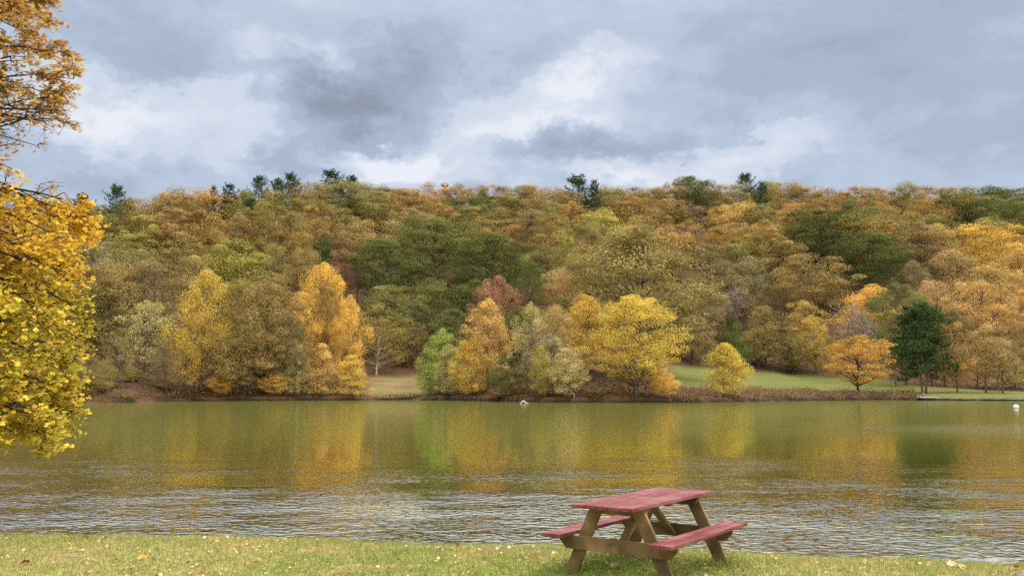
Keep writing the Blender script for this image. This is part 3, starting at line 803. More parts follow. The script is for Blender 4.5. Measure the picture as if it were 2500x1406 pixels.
# fallen leaves: five-lobed blades, curled
LOBE = np.array([[0, -.5], [.22, -.28], [.5, -.2], [.3, .05], [.42, .32], [.14, .26], [0, .55], [-.14, .26], [-.42, .32], [-.3, .05], [-.5, -.2], [-.22, -.28]])


def leaf_blade(p, s, nrm, spin, curl):
    nrm = nrm / np.linalg.norm(nrm)
    a = np.cross(nrm, [math.cos(spin), math.sin(spin), .1]); a /= np.linalg.norm(a); b2 = np.cross(nrm, a)
    r2 = (LOBE ** 2).sum(1)
    ring = p + s * (LOBE[:, :1] * a + LOBE[:, 1:] * b2) + nrm * (r2 * curl * s)[:, None]
    return np.concatenate([[p], ring])


LF = np.array([[0, 1 + k, 1 + (k + 1) % 12] for k in range(12)])


def leaf_object(name, items, mat):
    V, Fc, T = [], [], []
    for k, (p, s, nrm, spin, curl, tone_) in enumerate(items):
        V.append(leaf_blade(np.asarray(p), s, np.asarray(nrm), spin, curl)); Fc.append(LF + 13 * k); T.append(np.tile([*tone_, 1], (13, 1)))
    return obj(name, mesh_np(name, np.concatenate(V), np.concatenate(Fc), {'tone': ('FLOAT_COLOR', np.concatenate(T))}), mat)


LT = [lin(226, 204, 150), lin(214, 186, 116), lin(190, 150, 96), lin(204, 170, 70), lin(150, 104, 70), lin(228, 214, 176), lin(206, 160, 120), lin(110, 62, 44)]
items = []
while len(items) < 2200:
    x = rnd.uniform(-9, 9); y = float(near_shore(x)) - .15 - 5.0 * rnd.random()
    if fbm(np.array([x * .9 + 7]), np.array([y * .9]), 3)[0] < rnd.uniform(.28, .62): continue
    t_ = LT[min(int(rnd.random() ** 1.25 * 8), 7)]; k = rnd.uniform(.75, 1.05)
    items.append(((x, y, gz(x, y) + rnd.uniform(.012, .035)), rnd.uniform(.02, .06), (rnd.gauss(0, .4), rnd.gauss(-.1, .4), 1), rnd.random() * 6.28, rnd.uniform(-.3, .7), tuple(q * k for q in t_)))
lit = leaf_object('fallen_leaves', items, TONE)
tag(lit, 'pale and brown fallen leaves scattered thinly over the near grass', 'fallen leaves', kind='stuff')


def on_ground(u, v):
    lo, hi = 6.0, 14.0
    for _ in range(40):
        m = (lo + hi) / 2; p = at(u, v, m)
        if p[2] > gz(p[0], m): lo = m
        else: hi = m
    p = at(u, v, lo); return np.array([p[0], lo, gz(p[0], lo)])


for (u, v, s, t_, lab) in [(58, 1380, .115, lin(100, 40, 24), 'dark red curled fallen leaf on the grass at the left corner'),
                           (205, 1318, .12, lin(140, 84, 44), 'brown fallen leaf on the grass close to the left shoreline'),
                           (2318, 1376, .12, lin(206, 118, 60), 'orange fallen leaf on dry grass near the pale shore rocks'),
                           (2322, 1385, .14, lin(232, 196, 160), 'pale pinkish fallen leaf just below the orange one'),
                           (2345, 1393, .12, lin(226, 208, 150), 'long cream fallen leaf on dry grass right of the pinkish leaf'),
                           (1116, 1338, .07, lin(110, 34, 24), 'small dark red fallen leaf on the grass left of the table'),
                           (345, 1368, .12, lin(220, 172, 90), 'amber fallen leaf standing in the grass at lower left'),
                           (1498, 1388, .13, lin(180, 160, 120), 'faded tan fallen leaf in the shade under the table')]:
    p = on_ground(u, v)
    o = leaf_object('fallen_leaf', [((0, 0, 0), s * .72, (rnd.gauss(0, .4), -.6, 1), rnd.random() * 6, .8, t_), ((s * .3, .01, .01), s * .5, (.4, -.3, 1), rnd.random() * 6, .5, tuple(q * .8 for q in t_))], TONE)
    o.location = (p[0], p[1], p[2] + .035)
    tag(o, lab, 'leaf', 'single fallen leaves on the near grass')


def weeds(name, n, sampler, tones, hr, wr, label, cat):
    x, y = sampler(n); z = ground_z(x, y); n = len(x)
    k = rs.randint(0, len(tones), n)
    tn = np.array(tones)[k] * rs.uniform(.65, 1.25, n)[:, None]
    hh = rs.uniform(*hr, n)
    C = np.stack([x, y, z + hh * rs.rand(n)], 1)
    Nn = rs.normal(size=(n, 3)) + np.array([0, -.5, .3])
    V, Fq = leaves(rs, C, Nn, rs.uniform(*wr, n), .45)
    o = obj(name, mesh_np(name, V, Fq, {'tone': ('FLOAT_COLOR', np.repeat(np.concatenate([tn, np.ones((n, 1))], 1), 4, 0))}), TONE)
    tag(o, label, cat, kind='stuff')


def samp_bank(n):
    u = rs.uniform(1630, 2225, n); Y = np.full(n, 130.)
    d = rs.rand(n) ** 1.2 * 15
    for _ in range(5): x = (u - 1250) / F * Y; Y = far_shore(x) + d
    keep = fbm(x * .30, Y * .35, 3) > rs.uniform(.3, .62, n)
    return x[keep], Y[keep]


weeds('bank_weeds', 26000, samp_bank, [lin(150, 112, 88), lin(168, 132, 100), lin(128, 92, 76), lin(170, 146, 100), lin(120, 110, 66)], (.15, 1.0), (.14, .34), 'dry reddish brown weeds on the bank below the lawn', 'weeds')


def samp_left(n):
    u = rs.uniform(60, 470, n); Y = np.full(n, 125.)
    d = .2 + rs.rand(n) * 9
    for _ in range(5): x = (u - 1250) / F * Y; Y = far_shore(x) + d
    keep = fbm(x * .4, Y * .4, 3) > rs.uniform(.25, .55, n)
    return x[keep], Y[keep]


weeds('brushwood', 14000, samp_left, [lin(120, 104, 60, .8), lin(140, 114, 66, .8), lin(104, 88, 52, .8), lin(160, 140, 66, .8), lin(92, 76, 52, .8)], (.1, 1.3), (.2, .45), 'low olive and brown brushwood on the far left bank', 'undergrowth')


def samp_edge(n):
    u = rs.uniform(150, 2230, n); Y = np.full(n, 130.)
    d = rs.rand(n) * 1.8 - .15
    for _ in range(5): x = (u - 1250) / F * Y; Y = far_shore(x) + d
    keep = fbm(x * .5, Y * .2, 3) > rs.uniform(.3, .55, n)
    return x[keep], Y[keep]


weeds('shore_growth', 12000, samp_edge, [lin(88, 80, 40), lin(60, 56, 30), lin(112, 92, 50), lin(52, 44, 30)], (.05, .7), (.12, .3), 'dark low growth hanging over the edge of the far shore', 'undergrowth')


def samp_wood(n):
    u = rs.uniform(-100, 2600, n); Y = np.full(n, 130.)
    d = np.where(u < 900, .8, 3) + rs.rand(n) ** 1.3 * 95
    for _ in range(5): x = (u - 1250) / F * Y; Y = far_shore(x) + d
    keep = (fbm(x * .15, Y * .15, 3) > rs.uniform(.25, .55, n)) & ~((u > 890) & (u < 1085) & (d < 34)) & ~((u > 1600) & (d < np.interp(u, [1600, 2100, 2300, 2500], [49, 49, 37, 31])))
    return x[keep], Y[keep]


weeds('undergrowth', 80000, samp_wood, [lin(130, 96, 62, .7), lin(150, 114, 66, .7), lin(112, 94, 54, .7), lin(150, 130, 64, .7), lin(96, 74, 52, .7)], (.1, 2.2), (.25, .6), 'brown and olive undergrowth on the wood floor between the trunks', 'undergrowth')


# ------------------------------------------------------------------ picnic table
def paint_mat():
    m, nt = new_mat('red_paint'); L = nt.links
    tc = N(nt, 'ShaderNodeTexCoord'); mp_ = N(nt, 'ShaderNodeMapping'); mp_.inputs['Scale'].default_value = (26, 1.6, 26); L.new(tc.outputs['Object'], mp_.inputs[0])
    n = N(nt, 'ShaderNodeTexNoise'); n.inputs['Scale'].default_value = 1.2; n.inputs['Detail'].default_value = 7; L.new(mp_.outputs[0], n.inputs['Vector'])
    n2 = N(nt, 'ShaderNodeTexNoise'); n2.inputs['Scale'].default_value = 3.2; n2.inputs['Detail'].default_value = 5; L.new(tc.outputs['Object'], n2.inputs['Vector'])
    c = mixc(nt, maprange(nt, n.outputs[0], .35, .7, 0, 1), lin(106, 40, 38), lin(134, 70, 65))
    c = mixc(nt, maprange(nt, n2.outputs[0], .42, .7, 0, .4), c, lin(164, 112, 108))
    b = N(nt, 'ShaderNodeBsdfPrincipled'); L.new(c, b.inputs['Base Color']); b.inputs['Specular IOR Level'].default_value = .5
    L.new(maprange(nt, n2.outputs[0], .3, .7, .38, .6), b.inputs['Roughness'])
    bp = N(nt, 'ShaderNodeBump'); bp.inputs['Strength'].default_value = .35; bp.inputs['Distance'].default_value = .004
    L.new(n.outputs[0], bp.inputs['Height']); L.new(bp.outputs[0], b.inputs['Normal'])
    L.new(b.outputs[0], N(nt, 'ShaderNodeOutputMaterial').inputs[0])
    return m


PAINT = paint_mat()
WOOD = noisy_mat('treated_pine', lin(152, 124, 82), lin(114, 92, 60), (5, 5, 5), .75, 8, .25, c3=lin(92, 72, 48))
STEEL = noisy_mat('bolt_steel', lin(120, 112, 100), lin(78, 66, 56), (60, 60, 60), .5)


def bevel(o, w=.004):
    md = o.modifiers.new('bevel', 'BEVEL'); md.width = w; md.segments = 2; md.limit_method = 'ANGLE'
    return o


tbl = empty('picnic_table', (TX, TY, TZ), TYAW)
tbl.rotation_mode = 'XYZ'; tbl.rotation_euler = (0, TROLL, TYAW)
tag(tbl, 'picnic table with red painted top and benches on brown timber legs', 'picnic table')
LT_, WT = 1.80, .728
hl = LT_ / 2
g = Geo()
nbd = 5; bw = WT / nbd
for k in range(nbd):
    x0 = -WT / 2 + k * bw; e = rnd.uniform(-.006, .006)
    g.box((x0 + .0045, -hl + e, .722 + rnd.uniform(-.0015, .0015)), (x0 + bw - .0045, hl + rnd.uniform(-.006, .006), .76 + rnd.uniform(-.002, .002)))
bevel(obj('tabletop', g.mesh('tabletop'), PAINT, tbl))
BO, BW = .760, .240
for s in (-1, 1):
    g = Geo()
    for (a, b_) in ((BO - BW, BO - BW / 2 - .0045), (BO - BW / 2 + .0045, BO)):
        x0, x1 = sorted((s * a, s * b_)); g.box((x0, -hl + rnd.uniform(-.004, .004), .402), (x1, hl + rnd.uniform(-.004, .004), .44 + rnd.uniform(-.0015, .0015)))
    bevel(obj('seat', g.mesh('seat'), PAINT, tbl))
LY = hl - .315
for sy in (-1, 1):
    yo = sy * LY                                            # leg boards lie in this plane; the seat beam is bolted on their outer side
    ya, yb = sorted((yo, yo + sy * .038))
    for sx in (-1, 1):
        xt, xb, zt, zb = .235, .615, .720, -.05
        hw = .5 * .14 / math.cos(math.atan((xb - xt) / (zt - zb)))
        V = [(sx * (xb - hw), ya, zb), (sx * (xb + hw), ya, zb), (sx * (xb + hw), yb, zb), (sx * (xb - hw), yb, zb),
             (sx * (xt - hw), ya, zt), (sx * (xt + hw), ya, zt), (sx * (xt + hw), yb, zt), (sx * (xt - hw), yb, zt)]
        if sx < 0: V = [V[i] for i in (1, 0, 3, 2, 5, 4, 7, 6)]
        g = Geo(); g.hexa(np.array(V, float)); bevel(obj('leg', g.mesh('leg'), WOOD, tbl))
    # beam under the benches, lower corners cut off
    y0, y1 = sorted((yo + sy * .0385, yo + sy * .0765))
    prof = [(-BO + .07, .400), (-BO + .07, .345), (-BO + .15, .262), (BO - .15, .262), (BO - .07, .345), (BO - .07, .400)]
    g = Geo()
    V = [(x, y0, z) for x, z in prof] + [(x, y1, z) for x, z in prof]
    n = 6
    me = bpy.data.meshes.new('seat_beam'); me.from_pydata(V, [], [tuple(range(n)), tuple(range(2 * n - 1, n - 1, -1))] + [(i, i + n, (i + 1) % n + n, (i + 1) % n) for i in range(n)]); me.update()
    bm_o = bevel(obj('seat_beam', me, WOOD, tbl))
    # bolts on the outer face
    g = Geo(); yb_ = yo + sy * .0765
    for bxp in (-.52, -.44, -.06, .42, .52):
        P = np.array([[bxp, yb_ - sy * .004, .35 - .03 * (abs(bxp) > .5)], [bxp, yb_ + sy * .006, .35 - .03 * (abs(bxp) > .5)], [bxp, yb_ + sy * .0075, .35 - .03 * (abs(bxp) > .5)]])
        g.tube(P, [.011, .011, .002], 8)
    obj('bolt', g.mesh('bolt', True), STEEL, bm_o)
    # cleat under the tabletop, on the inner side of the legs
    y0, y1 = sorted((yo - sy * .0385, yo - sy * .0005))
    g = Geo()
    V = [(-.31, y0, .722 - .088), (.31, y0, .722 - .088), (.31, y1, .722 - .088), (-.31, y1, .722 - .088), (-.345, y0, .7215), (.345, y0, .7215), (.345, y1, .7215), (-.345, y1, .7215)]
    g.hexa(np.array(V)); bevel(obj('cleat', g.mesh('cleat'), WOOD, tbl))
    # diagonal brace from the beam to the middle of the top
    a = np.array([0, yo - sy * .012, .30]); b_ = np.array([0, sy * .06, .718])
    d = b_ - a; ln_ = np.linalg.norm(d); d /= ln_; nrm = np.array([0, -d[2], d[1]])
    V = []
    for q in (a, b_):
        for (xx, tt) in ((-.045, -.019), (.045, -.019), (.045, .019), (-.045, .019)): V.append(q + np.array([xx, 0, 0]) + nrm * tt)
    g = Geo(); g.hexa(np.array(V)); bevel(obj('brace', g.mesh('brace'), WOOD, tbl))
g = Geo(); g.box((-.30, -.045, .684), (.30, .045, .7215)); bevel(obj('cleat', g.mesh('cleat'), WOOD, tbl))

# ------------------------------------------------------------------ things by the near shore
def rock(name, p, sx, sy, sz, seed, mat, label, cat='rock', rz=0, group=None):
    r2 = np.random.RandomState(seed)
    nu_, nv_ = 22, 12
    th = np.linspace(0, 2 * math.pi, nu_, endpoint=False); ph = np.linspace(.02, math.pi - .02, nv_)
    T, Pp = np.meshgrid(th, ph)
    D = np.stack([np.sin(Pp) * np.cos(T), np.sin(Pp) * np.sin(T), np.cos(Pp)], -1)
    rr = 1 + .0 * T
    for _ in range(9):
        ax = r2.normal(size=3); ax /= np.linalg.norm(ax)
        rr = np.minimum(rr, r2.uniform(.72, .95) / np.maximum((D @ ax), 1e-3).clip(.05))
    rr = rr + .05 * (fbm(D[..., 0] * 3 + seed, D[..., 1] * 3 + D[..., 2] * 2, 3) - .45)
    V = (D * rr[..., None] * np.array([sx, sy, sz])).reshape(-1, 3)
    i = np.arange(nv_ - 1)[:, None] * nu_; j = np.arange(nu_)[None]; j2 = (j + 1) % nu_
    Fq = np.stack([i + j, i + nu_ + j, i + nu_ + j2, i + j2], -1).reshape(-1, 4)
    o = obj(name, mesh_np(name, V, Fq, None, True), mat)
    o.location = p; o.rotation_euler = (r2.normal() * .06, r2.normal() * .06, rz)
    tag(o, label, cat, group); return o


ROCK_P = noisy_mat('pale_rock', lin(138, 136, 130), lin(96, 94, 90), (7, 7, 7), .8, 7, .5)
ROCK_D = noisy_mat('grey_rock', lin(124, 120, 116), lin(84, 80, 76), (9, 9, 9), .85, 7, .6)
for (u, v, sx, sy, sz, sd, mt, lab) in [(2410, 1358, .30, .16, .075, 4, ROCK_P, 'largest pale flat rock at the water edge, lower right'),
                                        (2320, 1361, .17, .13, .06, 8, ROCK_P, 'small pale flat rock left of the largest shore rock'),
                                        (2288, 1356, .16, .12, .055, 12, ROCK_D, 'dark wet rock at the left end of the shore rocks'),
                                        (2358, 1356, .18, .13, .06, 15, ROCK_P, 'middle pale rock between the small and largest shore rocks'),
                                        (2488, 1408, .22, .14, .045, 23, ROCK_D, 'flat dark grey stone sunk in grass at the lower right corner'),
                                        (1377, 1376, .028, .024, .02, 31, ROCK_P, 'small white stone in the grass beside the left table leg')]:
    p = at(u, v, (H - .03) / ((v - HZ) / F)); p[1] = min(p[1], float(near_shore(p[0])) + .02) if v < 1370 else on_ground(u, v)[1]; p[0] = (u - 1250) / F * p[1]
    rock('rock', (p[0], p[1], max(gz(p[0], p[1]), -.02) + sz * .2), sx, sy, sz, sd, mt, lab)
p = on_ground(2462, 1387)
g = Geo(); g.tube(np.array([[-.12, 0, 0], [-.04, .01, .012], [.06, 0, .018], [.13, .02, .03]]), [.008, .011, .009, .005], 6)
st = obj('stick', g.mesh('stick', True), BARK_PALE); st.location = p + np.array([0, 0, .04]); tag(st, 'pale broken stick lying above the flat dark stone', 'stick')

# ------------------------------------------------------------------ things on the far shore
def far_pt(u, dd_):
    Y = 130.
    for _ in range(8): x = (u - 1250) / F * Y; Y = float(far_shore(x)) + dd_
    return np.array([(u - 1250) / F * Y, Y, 0.])


CONC = noisy_mat('concrete', lin(176, 170, 156), lin(134, 128, 116), (.8, .8, 2.5), .85, 7, .3)
CONC_D = noisy_mat('wet_stone', lin(72, 66, 56), lin(44, 40, 34), (.8, .8, 2.5), .85, 7, .3)
wall = empty('lake_wall', tuple(far_pt(2370, 0)))
tag(wall, 'low dark stone wall with pale coping along the lake below the lawn', 'wall')
us = np.linspace(2240, 2900, 34)
W_ = np.array([far_pt(u, -.25) for u in us]) - np.array(wall.location)


def strip(P, dy, z0, z1):
    g = Geo()
    for k in range(len(P) - 1):
        a, b_ = P[k], P[k + 1]
        g.hexa(np.array([(a[0], a[1], z0), (b_[0], b_[1], z0), (b_[0], b_[1] + dy, z0), (a[0], a[1] + dy, z0), (a[0], a[1], z1), (b_[0], b_[1], z1), (b_[0], b_[1] + dy, z1), (a[0], a[1] + dy, z1)]))
    return g


obj('wall_face', strip(W_, .5, -.8, .26).mesh('wall_face'), CONC_D, wall)
Wc = W_ - np.array([0, .05, 0])
obj('coping', strip(Wc, .62, .262, .36).mesh('coping'), CONC, wall)
p = far_pt(2248, .4)
g = Geo(); g.hexa(np.array([(-1.4, -.8, .42), (1.5, -.8, .42), (1.3, .7, .42), (-1.2, .7, .42), (-1.4, -.8, .60), (1.5, -.8, .60), (1.3, .7, .60), (-1.2, .7, .60)], float))
sl = bevel(obj('stone_slab', g.mesh('stone_slab'), CONC), .03); sl.location = (p[0], p[1] - .6, -.02); tag(sl, 'pale flat stone slab at the water below the dark cedar', 'slab')
p = far_pt(2243, .5)
g = Geo(); g.tube(np.array([[0, 0, .0], [0, 0, .25], [0, 0, .30], [0, 0, .52], [0, 0, .60], [0, 0, .64]]), [.19, .17, .22, .22, .12, .02], 10)
bo = obj('bollard', g.mesh('bollard', True), ROCK_P); bo.location = (p[0], p[1] - .4, .58); tag(bo, 'short white stone post standing on the pale slab', 'post')
p = far_pt(2203, 9)
rock('boulder', (p[0], p[1], gz(p[0], p[1]) + .15), 1.25, .8, .5, 41, noisy_mat('dark_rock', lin(40, 36, 32), lin(24, 22, 20), (2, 2, 2), .9, 6, .5), 'low dark boulder in the shade left of the cedar trunk', 'boulder')
p = far_pt(2175, 2.0)
sp = empty('sapling', (p[0], p[1], gz(p[0], p[1]))); tag(sp, 'thin leafless sapling between the orange maple and the dark cedar', 'sapling')
g = Geo(); zz = np.linspace(-.1, 3.6, 6); g.tube(np.stack([.05 * np.sin(zz), 0 * zz, zz], 1), np.linspace(.07, .03, 6), 6); obj('trunk', g.mesh('trunk', True), BARK_PALE, sp)
g = Geo()
for k in range(12):
    z = 1.8 + k * .15; a = k * 2.4
    g.tube(np.array([[.05 * math.sin(z), 0, z], [.3 * math.cos(a), .3 * math.sin(a), z + .3], [.5 * math.cos(a), .5 * math.sin(a), z + .75]]), [.022, .018, .012], 4)
obj('twigs', g.mesh('twigs', True), BARK, sp)

for (u, d_, Ln, rr_, az, el, lab) in [(447, .6, 3.2, .09, .3, .35, 'curved dead branch leaning to the water under the golden trees'),
                                      (2058, .5, 2.6, .10, .1, .05, 'dark driftwood log at the water edge left of the orange maple'),
                                      (1402, .8, 3.4, .07, 2.6, .9, 'pale crooked stem rising from the bank left of the big yellow tree')]:
    p = far_pt(u, d_)
    dv = np.array([math.cos(az) * math.cos(el), math.sin(az) * .3, math.sin(el)])
    tt = np.linspace(0, 1, 7)[:, None]
    P = dv * Ln * tt; P[:, 2] += .12 * Ln * np.sin(tt[:, 0] * 3.0) * (el < .5); P[:, 0] += .06 * Ln * np.sin(tt[:, 0] * 7)
    g = Geo(); g.tube(P, np.linspace(rr_, rr_ * .4, 7), 6)
    for q, sgn in ((3, 1), (4, -1), (5, 1)):
        e_ = P[q] + np.array([.25 * sgn, .1, .45]) * Ln * .28; g.tube(np.array([P[q], (P[q] + e_) / 2 + [0, 0, .05], e_]), [rr_ * .5, rr_ * .4, rr_ * .2], 5)
    fb = obj('dead_branch', g.mesh('dead_branch', True), BARK_PALE if 'pale' in lab else BARK_DARK); fb.location = (p[0], p[1], max(gz(p[0], p[1]), 0) + .02)
    tag(fb, lab, 'branch')

# buoy: white float with a dark band at the waterline
Yb = H * F / (994.5 - HZ)
by = empty('buoy', (at(2481, 994.5, Yb)[0], Yb, 0)); tag(by, 'white round buoy floating on the lake at far right', 'buoy')
R = .27; zz = np.linspace(-.95, .99, 12) * R
WHITE = noisy_mat('buoy_white', lin(238, 238, 234), lin(222, 222, 216), (4, 4, 4), .4)
g = Geo(); g.tube(np.stack([0 * zz, 0 * zz, zz + .10], 1), np.sqrt(np.maximum(R * R - zz * zz, .0004)), 20); obj('float', g.mesh('float', True), WHITE, by)
g = Geo(); g.tube(np.array([[0, 0, .0], [0, 0, .035]]), [.272, .272], 20); obj('band', g.mesh('band', True), noisy_mat('buoy_band', lin(40, 40, 40), lin(60, 60, 60), (4, 4, 4), .5), by)
# bent bleached branch poking out of the water
Yw = H * F / (984 - HZ)
p = np.array([at(1278, 984, Yw)[0], Yw, 0.])
g = Geo(); k = Yw / F
g.tube(np.array([[-8 * k, 0, -.25], [-7.5 * k, 0, 0], [-3.5 * k, 0, 4.2 * k], [-.5 * k, 0, 7.2 * k], [1.0 * k, 0, 6.0 * k], [4 * k, 0, 3.0 * k], [7 * k, 0, 1.2 * k], [11.5 * k, 0, .7 * k]]), [.06, .06, .06, .06, .06, .06, .06, .03], 6)
wb = obj('bent_branch', g.mesh('bent_branch', True), noisy_mat('bleached_wood', lin(236, 234, 220), lin(206, 200, 184), (6, 6, 6), .7)); wb.location = p
tag(wb, 'bleached white bent branch sticking out of the water near the far shore', 'branch')

# ------------------------------------------------------------------ golden maple at the left edge of the view
MX, MY = -11.2, 13.2
mgz = gz(MX, MY - 1.5)
fm = empty('maple_tree', (MX, MY, mgz)); tag(fm, 'large golden maple with orange top reaching in from the left edge', 'tree')
_pv = np.array([-200, 0, 60, 130, 215, 250, 300, 400, 470, 500, 545, 600, 640, 700, 790, 850, 900, 1000, 1070, 1100, 1125])
_pu = np.array([40, 92, 112, 168, 160, 128, 165, 198, 180, 205, 240, 236, 205, 210, 243, 222, 205, 205, 205, 120, 40])
MD = math.hypot(MX, MY); MYT = 15.0                      # distance of the trunk, depth at which the crown's edge is seen
_pz = H + (HZ - _pv) / F * MYT
_pr = MD * np.sin(math.atan2(-MX, MY) - np.arctan((1250 - _pu) / F))


def maxr(z): return float(np.interp(-z, -_pz, _pr))


rs = np.random.RandomState(77)
gb = Geo()
zz = np.linspace(-.3, 10.6, 12)
gt = Geo(); gt.tube(np.stack([.12 * np.sin(zz * .7), .1 * np.cos(zz * .8), zz], 1), np.interp(zz, [-.3, .3, 2, 10.6], [.42, .3, .25, .05]), 10)
obj('trunk', gt.mesh('trunk', True), BARK_DARK, fm)
LV = []          # leaf centre, normal, size, tone


def curve(p0, p1, sag, n=6, wob=.06):
    t = np.linspace(0, 1, n)[:, None]
    P = p0 * (1 - t) + p1 * t
    P[:, 2] += sag * np.sin(t[:, 0] * math.pi) - 0
    P[1:-1] += rs.normal(size=(n - 2, 3)) * wob
    return P


mats_top = [lin(202, 162, 86), lin(192, 148, 80), lin(174, 148, 86), lin(180, 134, 90), lin(200, 168, 90)]
mats_mid = [lin(210, 156, 76), lin(196, 138, 76), lin(184, 152, 72), lin(204, 160, 70)]
mats_gold = [lin(228, 184, 62), lin(216, 172, 58), lin(202, 162, 62), lin(234, 196, 84)]
mats_low = [lin(222, 190, 62), lin(206, 180, 62), lin(188, 170, 62), lin(232, 200, 84), lin(164, 152, 62)]
for k in range(185):
    ztip = 1.15 + (10.6 - 1.15) * ((k * .6180339) % 1.0)                        # height of the limb's tip over the water
    row = HZ - (ztip - H) / MYT * F
    sparse = 215 < row < 500
    if (sparse and rs.rand() < .25) or (row < 215 and rs.rand() < .3): continue
    ang = rs.uniform(-1.2, 1.45)
    R_ = maxr(ztip) * rs.uniform(.82, .97)
    tip = np.array([R_ * math.cos(ang), R_ * math.sin(ang), ztip - mgz])
    zb = np.clip(ztip - mgz - (.2 if row < 500 else -.5) - rs.uniform(0, 1.2), 1.2, 10.4)
    P = curve(np.array([0, 0, zb]), tip, .45 if row > 480 else .1, 8)
    gb.tube(P, np.linspace(.05, .006, 8) * (1.0 if k % 3 else 1.35), 5)
    nsec = 9 if not sparse else 8
    for j in range(nsec):
        f = rs.uniform(.42, 1.0) if j else 1.0
        b0 = np.array([np.interp(f, np.linspace(0, 1, 8), P[:, i]) for i in range(3)])
        if b0[0] + MX < -10.2: continue
        d = P[-1] - P[-3]; d /= np.linalg.norm(d)
        sd = rs.normal(size=3) * .75; sd[2] *= .45
        d2 = d + sd; d2 /= np.linalg.norm(d2)
        L2 = rs.uniform(.35, .8)
        e = b0 + d2 * L2 * np.array([1, 1, .7]) + np.array([0, 0, -.12 if row > 480 else .08])
        rr_ = math.hypot(e[0], e[1]); mr = maxr(e[2] + mgz)
        if rr_ > mr - .12: e[:2] *= (mr - .12) / rr_
        S = curve(b0, e, .05, 5, .025)
        gb.tube(S, np.linspace(.011, .004, 5), 4)
        for q in range(7):
            f2 = rs.uniform(.25, 1)
            c0 = np.array([np.interp(f2, np.linspace(0, 1, 5), S[:, i]) for i in range(3)])
            d3 = d2 + rs.normal(size=3) * .8; d3[2] *= .6; d3 /= np.linalg.norm(d3)
            e2 = c0 + d3 * rs.uniform(.14, .32)
            Tq = curve(c0, e2, .01, 3, .008)
            gb.tube(Tq, [.0042, .0035, .0028], 3)
            zw = e2[2] + mgz; rw = HZ - (zw - H) / MYT * F
            pal = mats_top if rw < 235 else mats_mid if rw < 490 else mats_gold if rw < 690 else mats_low
            nl = rs.randint(6, 12)
            if 225 < rw < 480: nl = rs.randint(1, 7) if rs.rand() < .62 else 0
            elif rw <= 225: nl += 2
            tb = rs.randint(len(pal))
            for _ in range(nl):
                ff = rs.uniform(.1, 1.1)
                pc = c0 + (e2 - c0) * ff + rs.normal(size=3) * np.array([.05, .05, .035]) + np.array([0, 0, -.03])
                tn = pal[tb] if rs.rand() < .6 else pal[rs.randint(len(pal))]
                LV.append((pc, np.array([rs.normal(0, .55), rs.normal(-.35, .55), .75]), (.036 + .066 * rs.rand() ** 1.3) * (.82 if 225 < rw < 480 else 1), tuple(np.array(tn) * rs.uniform(.84, 1.16) * (1.15 if rw < 235 else 1.0))))
obj('branches', gb.mesh('branches', True), BARK_DARK, fm)
# maple leaves as folded five-point blades
n = len(LV)
C = np.array([l[0] for l in LV]); Nn = np.array([l[1] for l in LV]); Nn /= np.linalg.norm(Nn, axis=1)[:, None]; S_ = np.array([l[2] for l in LV])[:, None]
T_ = np.array([l[3] for l in LV])
A = np.cross(Nn, rs.normal(size=(n, 3))); A /= np.linalg.norm(A, axis=1)[:, None]; B = np.cross(Nn, A)
shape = np.array([[0, -.5], [.5, -.22], [.26, .02], [.40, .38], [0, .55], [-.40, .38], [-.26, .02], [-.5, -.22]])
cur = rs.uniform(-.5, .3, (n, 1))
pts = np.stack([C + S_ * (a * A + b_ * B) + Nn * S_ * cur * (a * a + b_ * b_) for a, b_ in shape], 1)
tri = np.array([[0, 1, 2], [0, 2, 4], [2, 3, 4], [0, 4, 6], [4, 5, 6], [0, 6, 7]])
FT = (np.arange(n)[:, None, None] * 8 + tri[None]).reshape(-1, 3)
crown = obj('crown', mesh_np('maple_crown', pts.reshape(-1, 3), FT, {'tone': ('FLOAT_COLOR', np.repeat(np.concatenate([T_, np.ones((n, 1))], 1), 8, 0))}), vcol_mat('maple_leaf', .8, .38), fm)
print('maple leaves', n, 'trees', len(TREES))

# ------------------------------------------------------------------ sky, sun, camera
SUN_EL, SUN_AZ = math.radians(56), math.radians(118)     # azimuth from +Y towards +X
w = bpy.data.worlds.new('World'); sc.world = w; w.use_nodes = True
nt = w.node_tree; nt.nodes.clear(); L = nt.links
tc = N(nt, 'ShaderNodeTexCoord'); D = tc.outputs['Generated']
sky = N(nt, 'ShaderNodeTexSky', sky_type='NISHITA', sun_disc=False, sun_elevation=SUN_EL, sun_rotation=SUN_AZ, air_density=1.0, dust_density=1.5)


def vm(op, a, b=None):
    n = nt.nodes.new('ShaderNodeVectorMath'); n.operation = op
    for k, v in enumerate((a, b)):
        if v is None: continue
        if hasattr(v, 'links'): L.new(v, n.inputs[k])
        else: n.inputs[k].default_value = v
    return n


def sknoise(scale, sx, detail, rough, dist=0, off=0.):
    mp_ = N(nt, 'ShaderNodeMapping'); mp_.inputs['Scale'].default_value = sx; mp_.inputs['Location'].default_value = (off, off * .7, off * .3); L.new(D, mp_.inputs[0])
    q = N(nt, 'ShaderNodeTexNoise'); q.inputs['Scale'].default_value = scale; q.inputs['Detail'].default_value = detail; q.inputs['Roughness'].default_value = rough; q.inputs['Distortion'].default_value = dist
    L.new(mp_.outputs[0], q.inputs['Vector']); return q


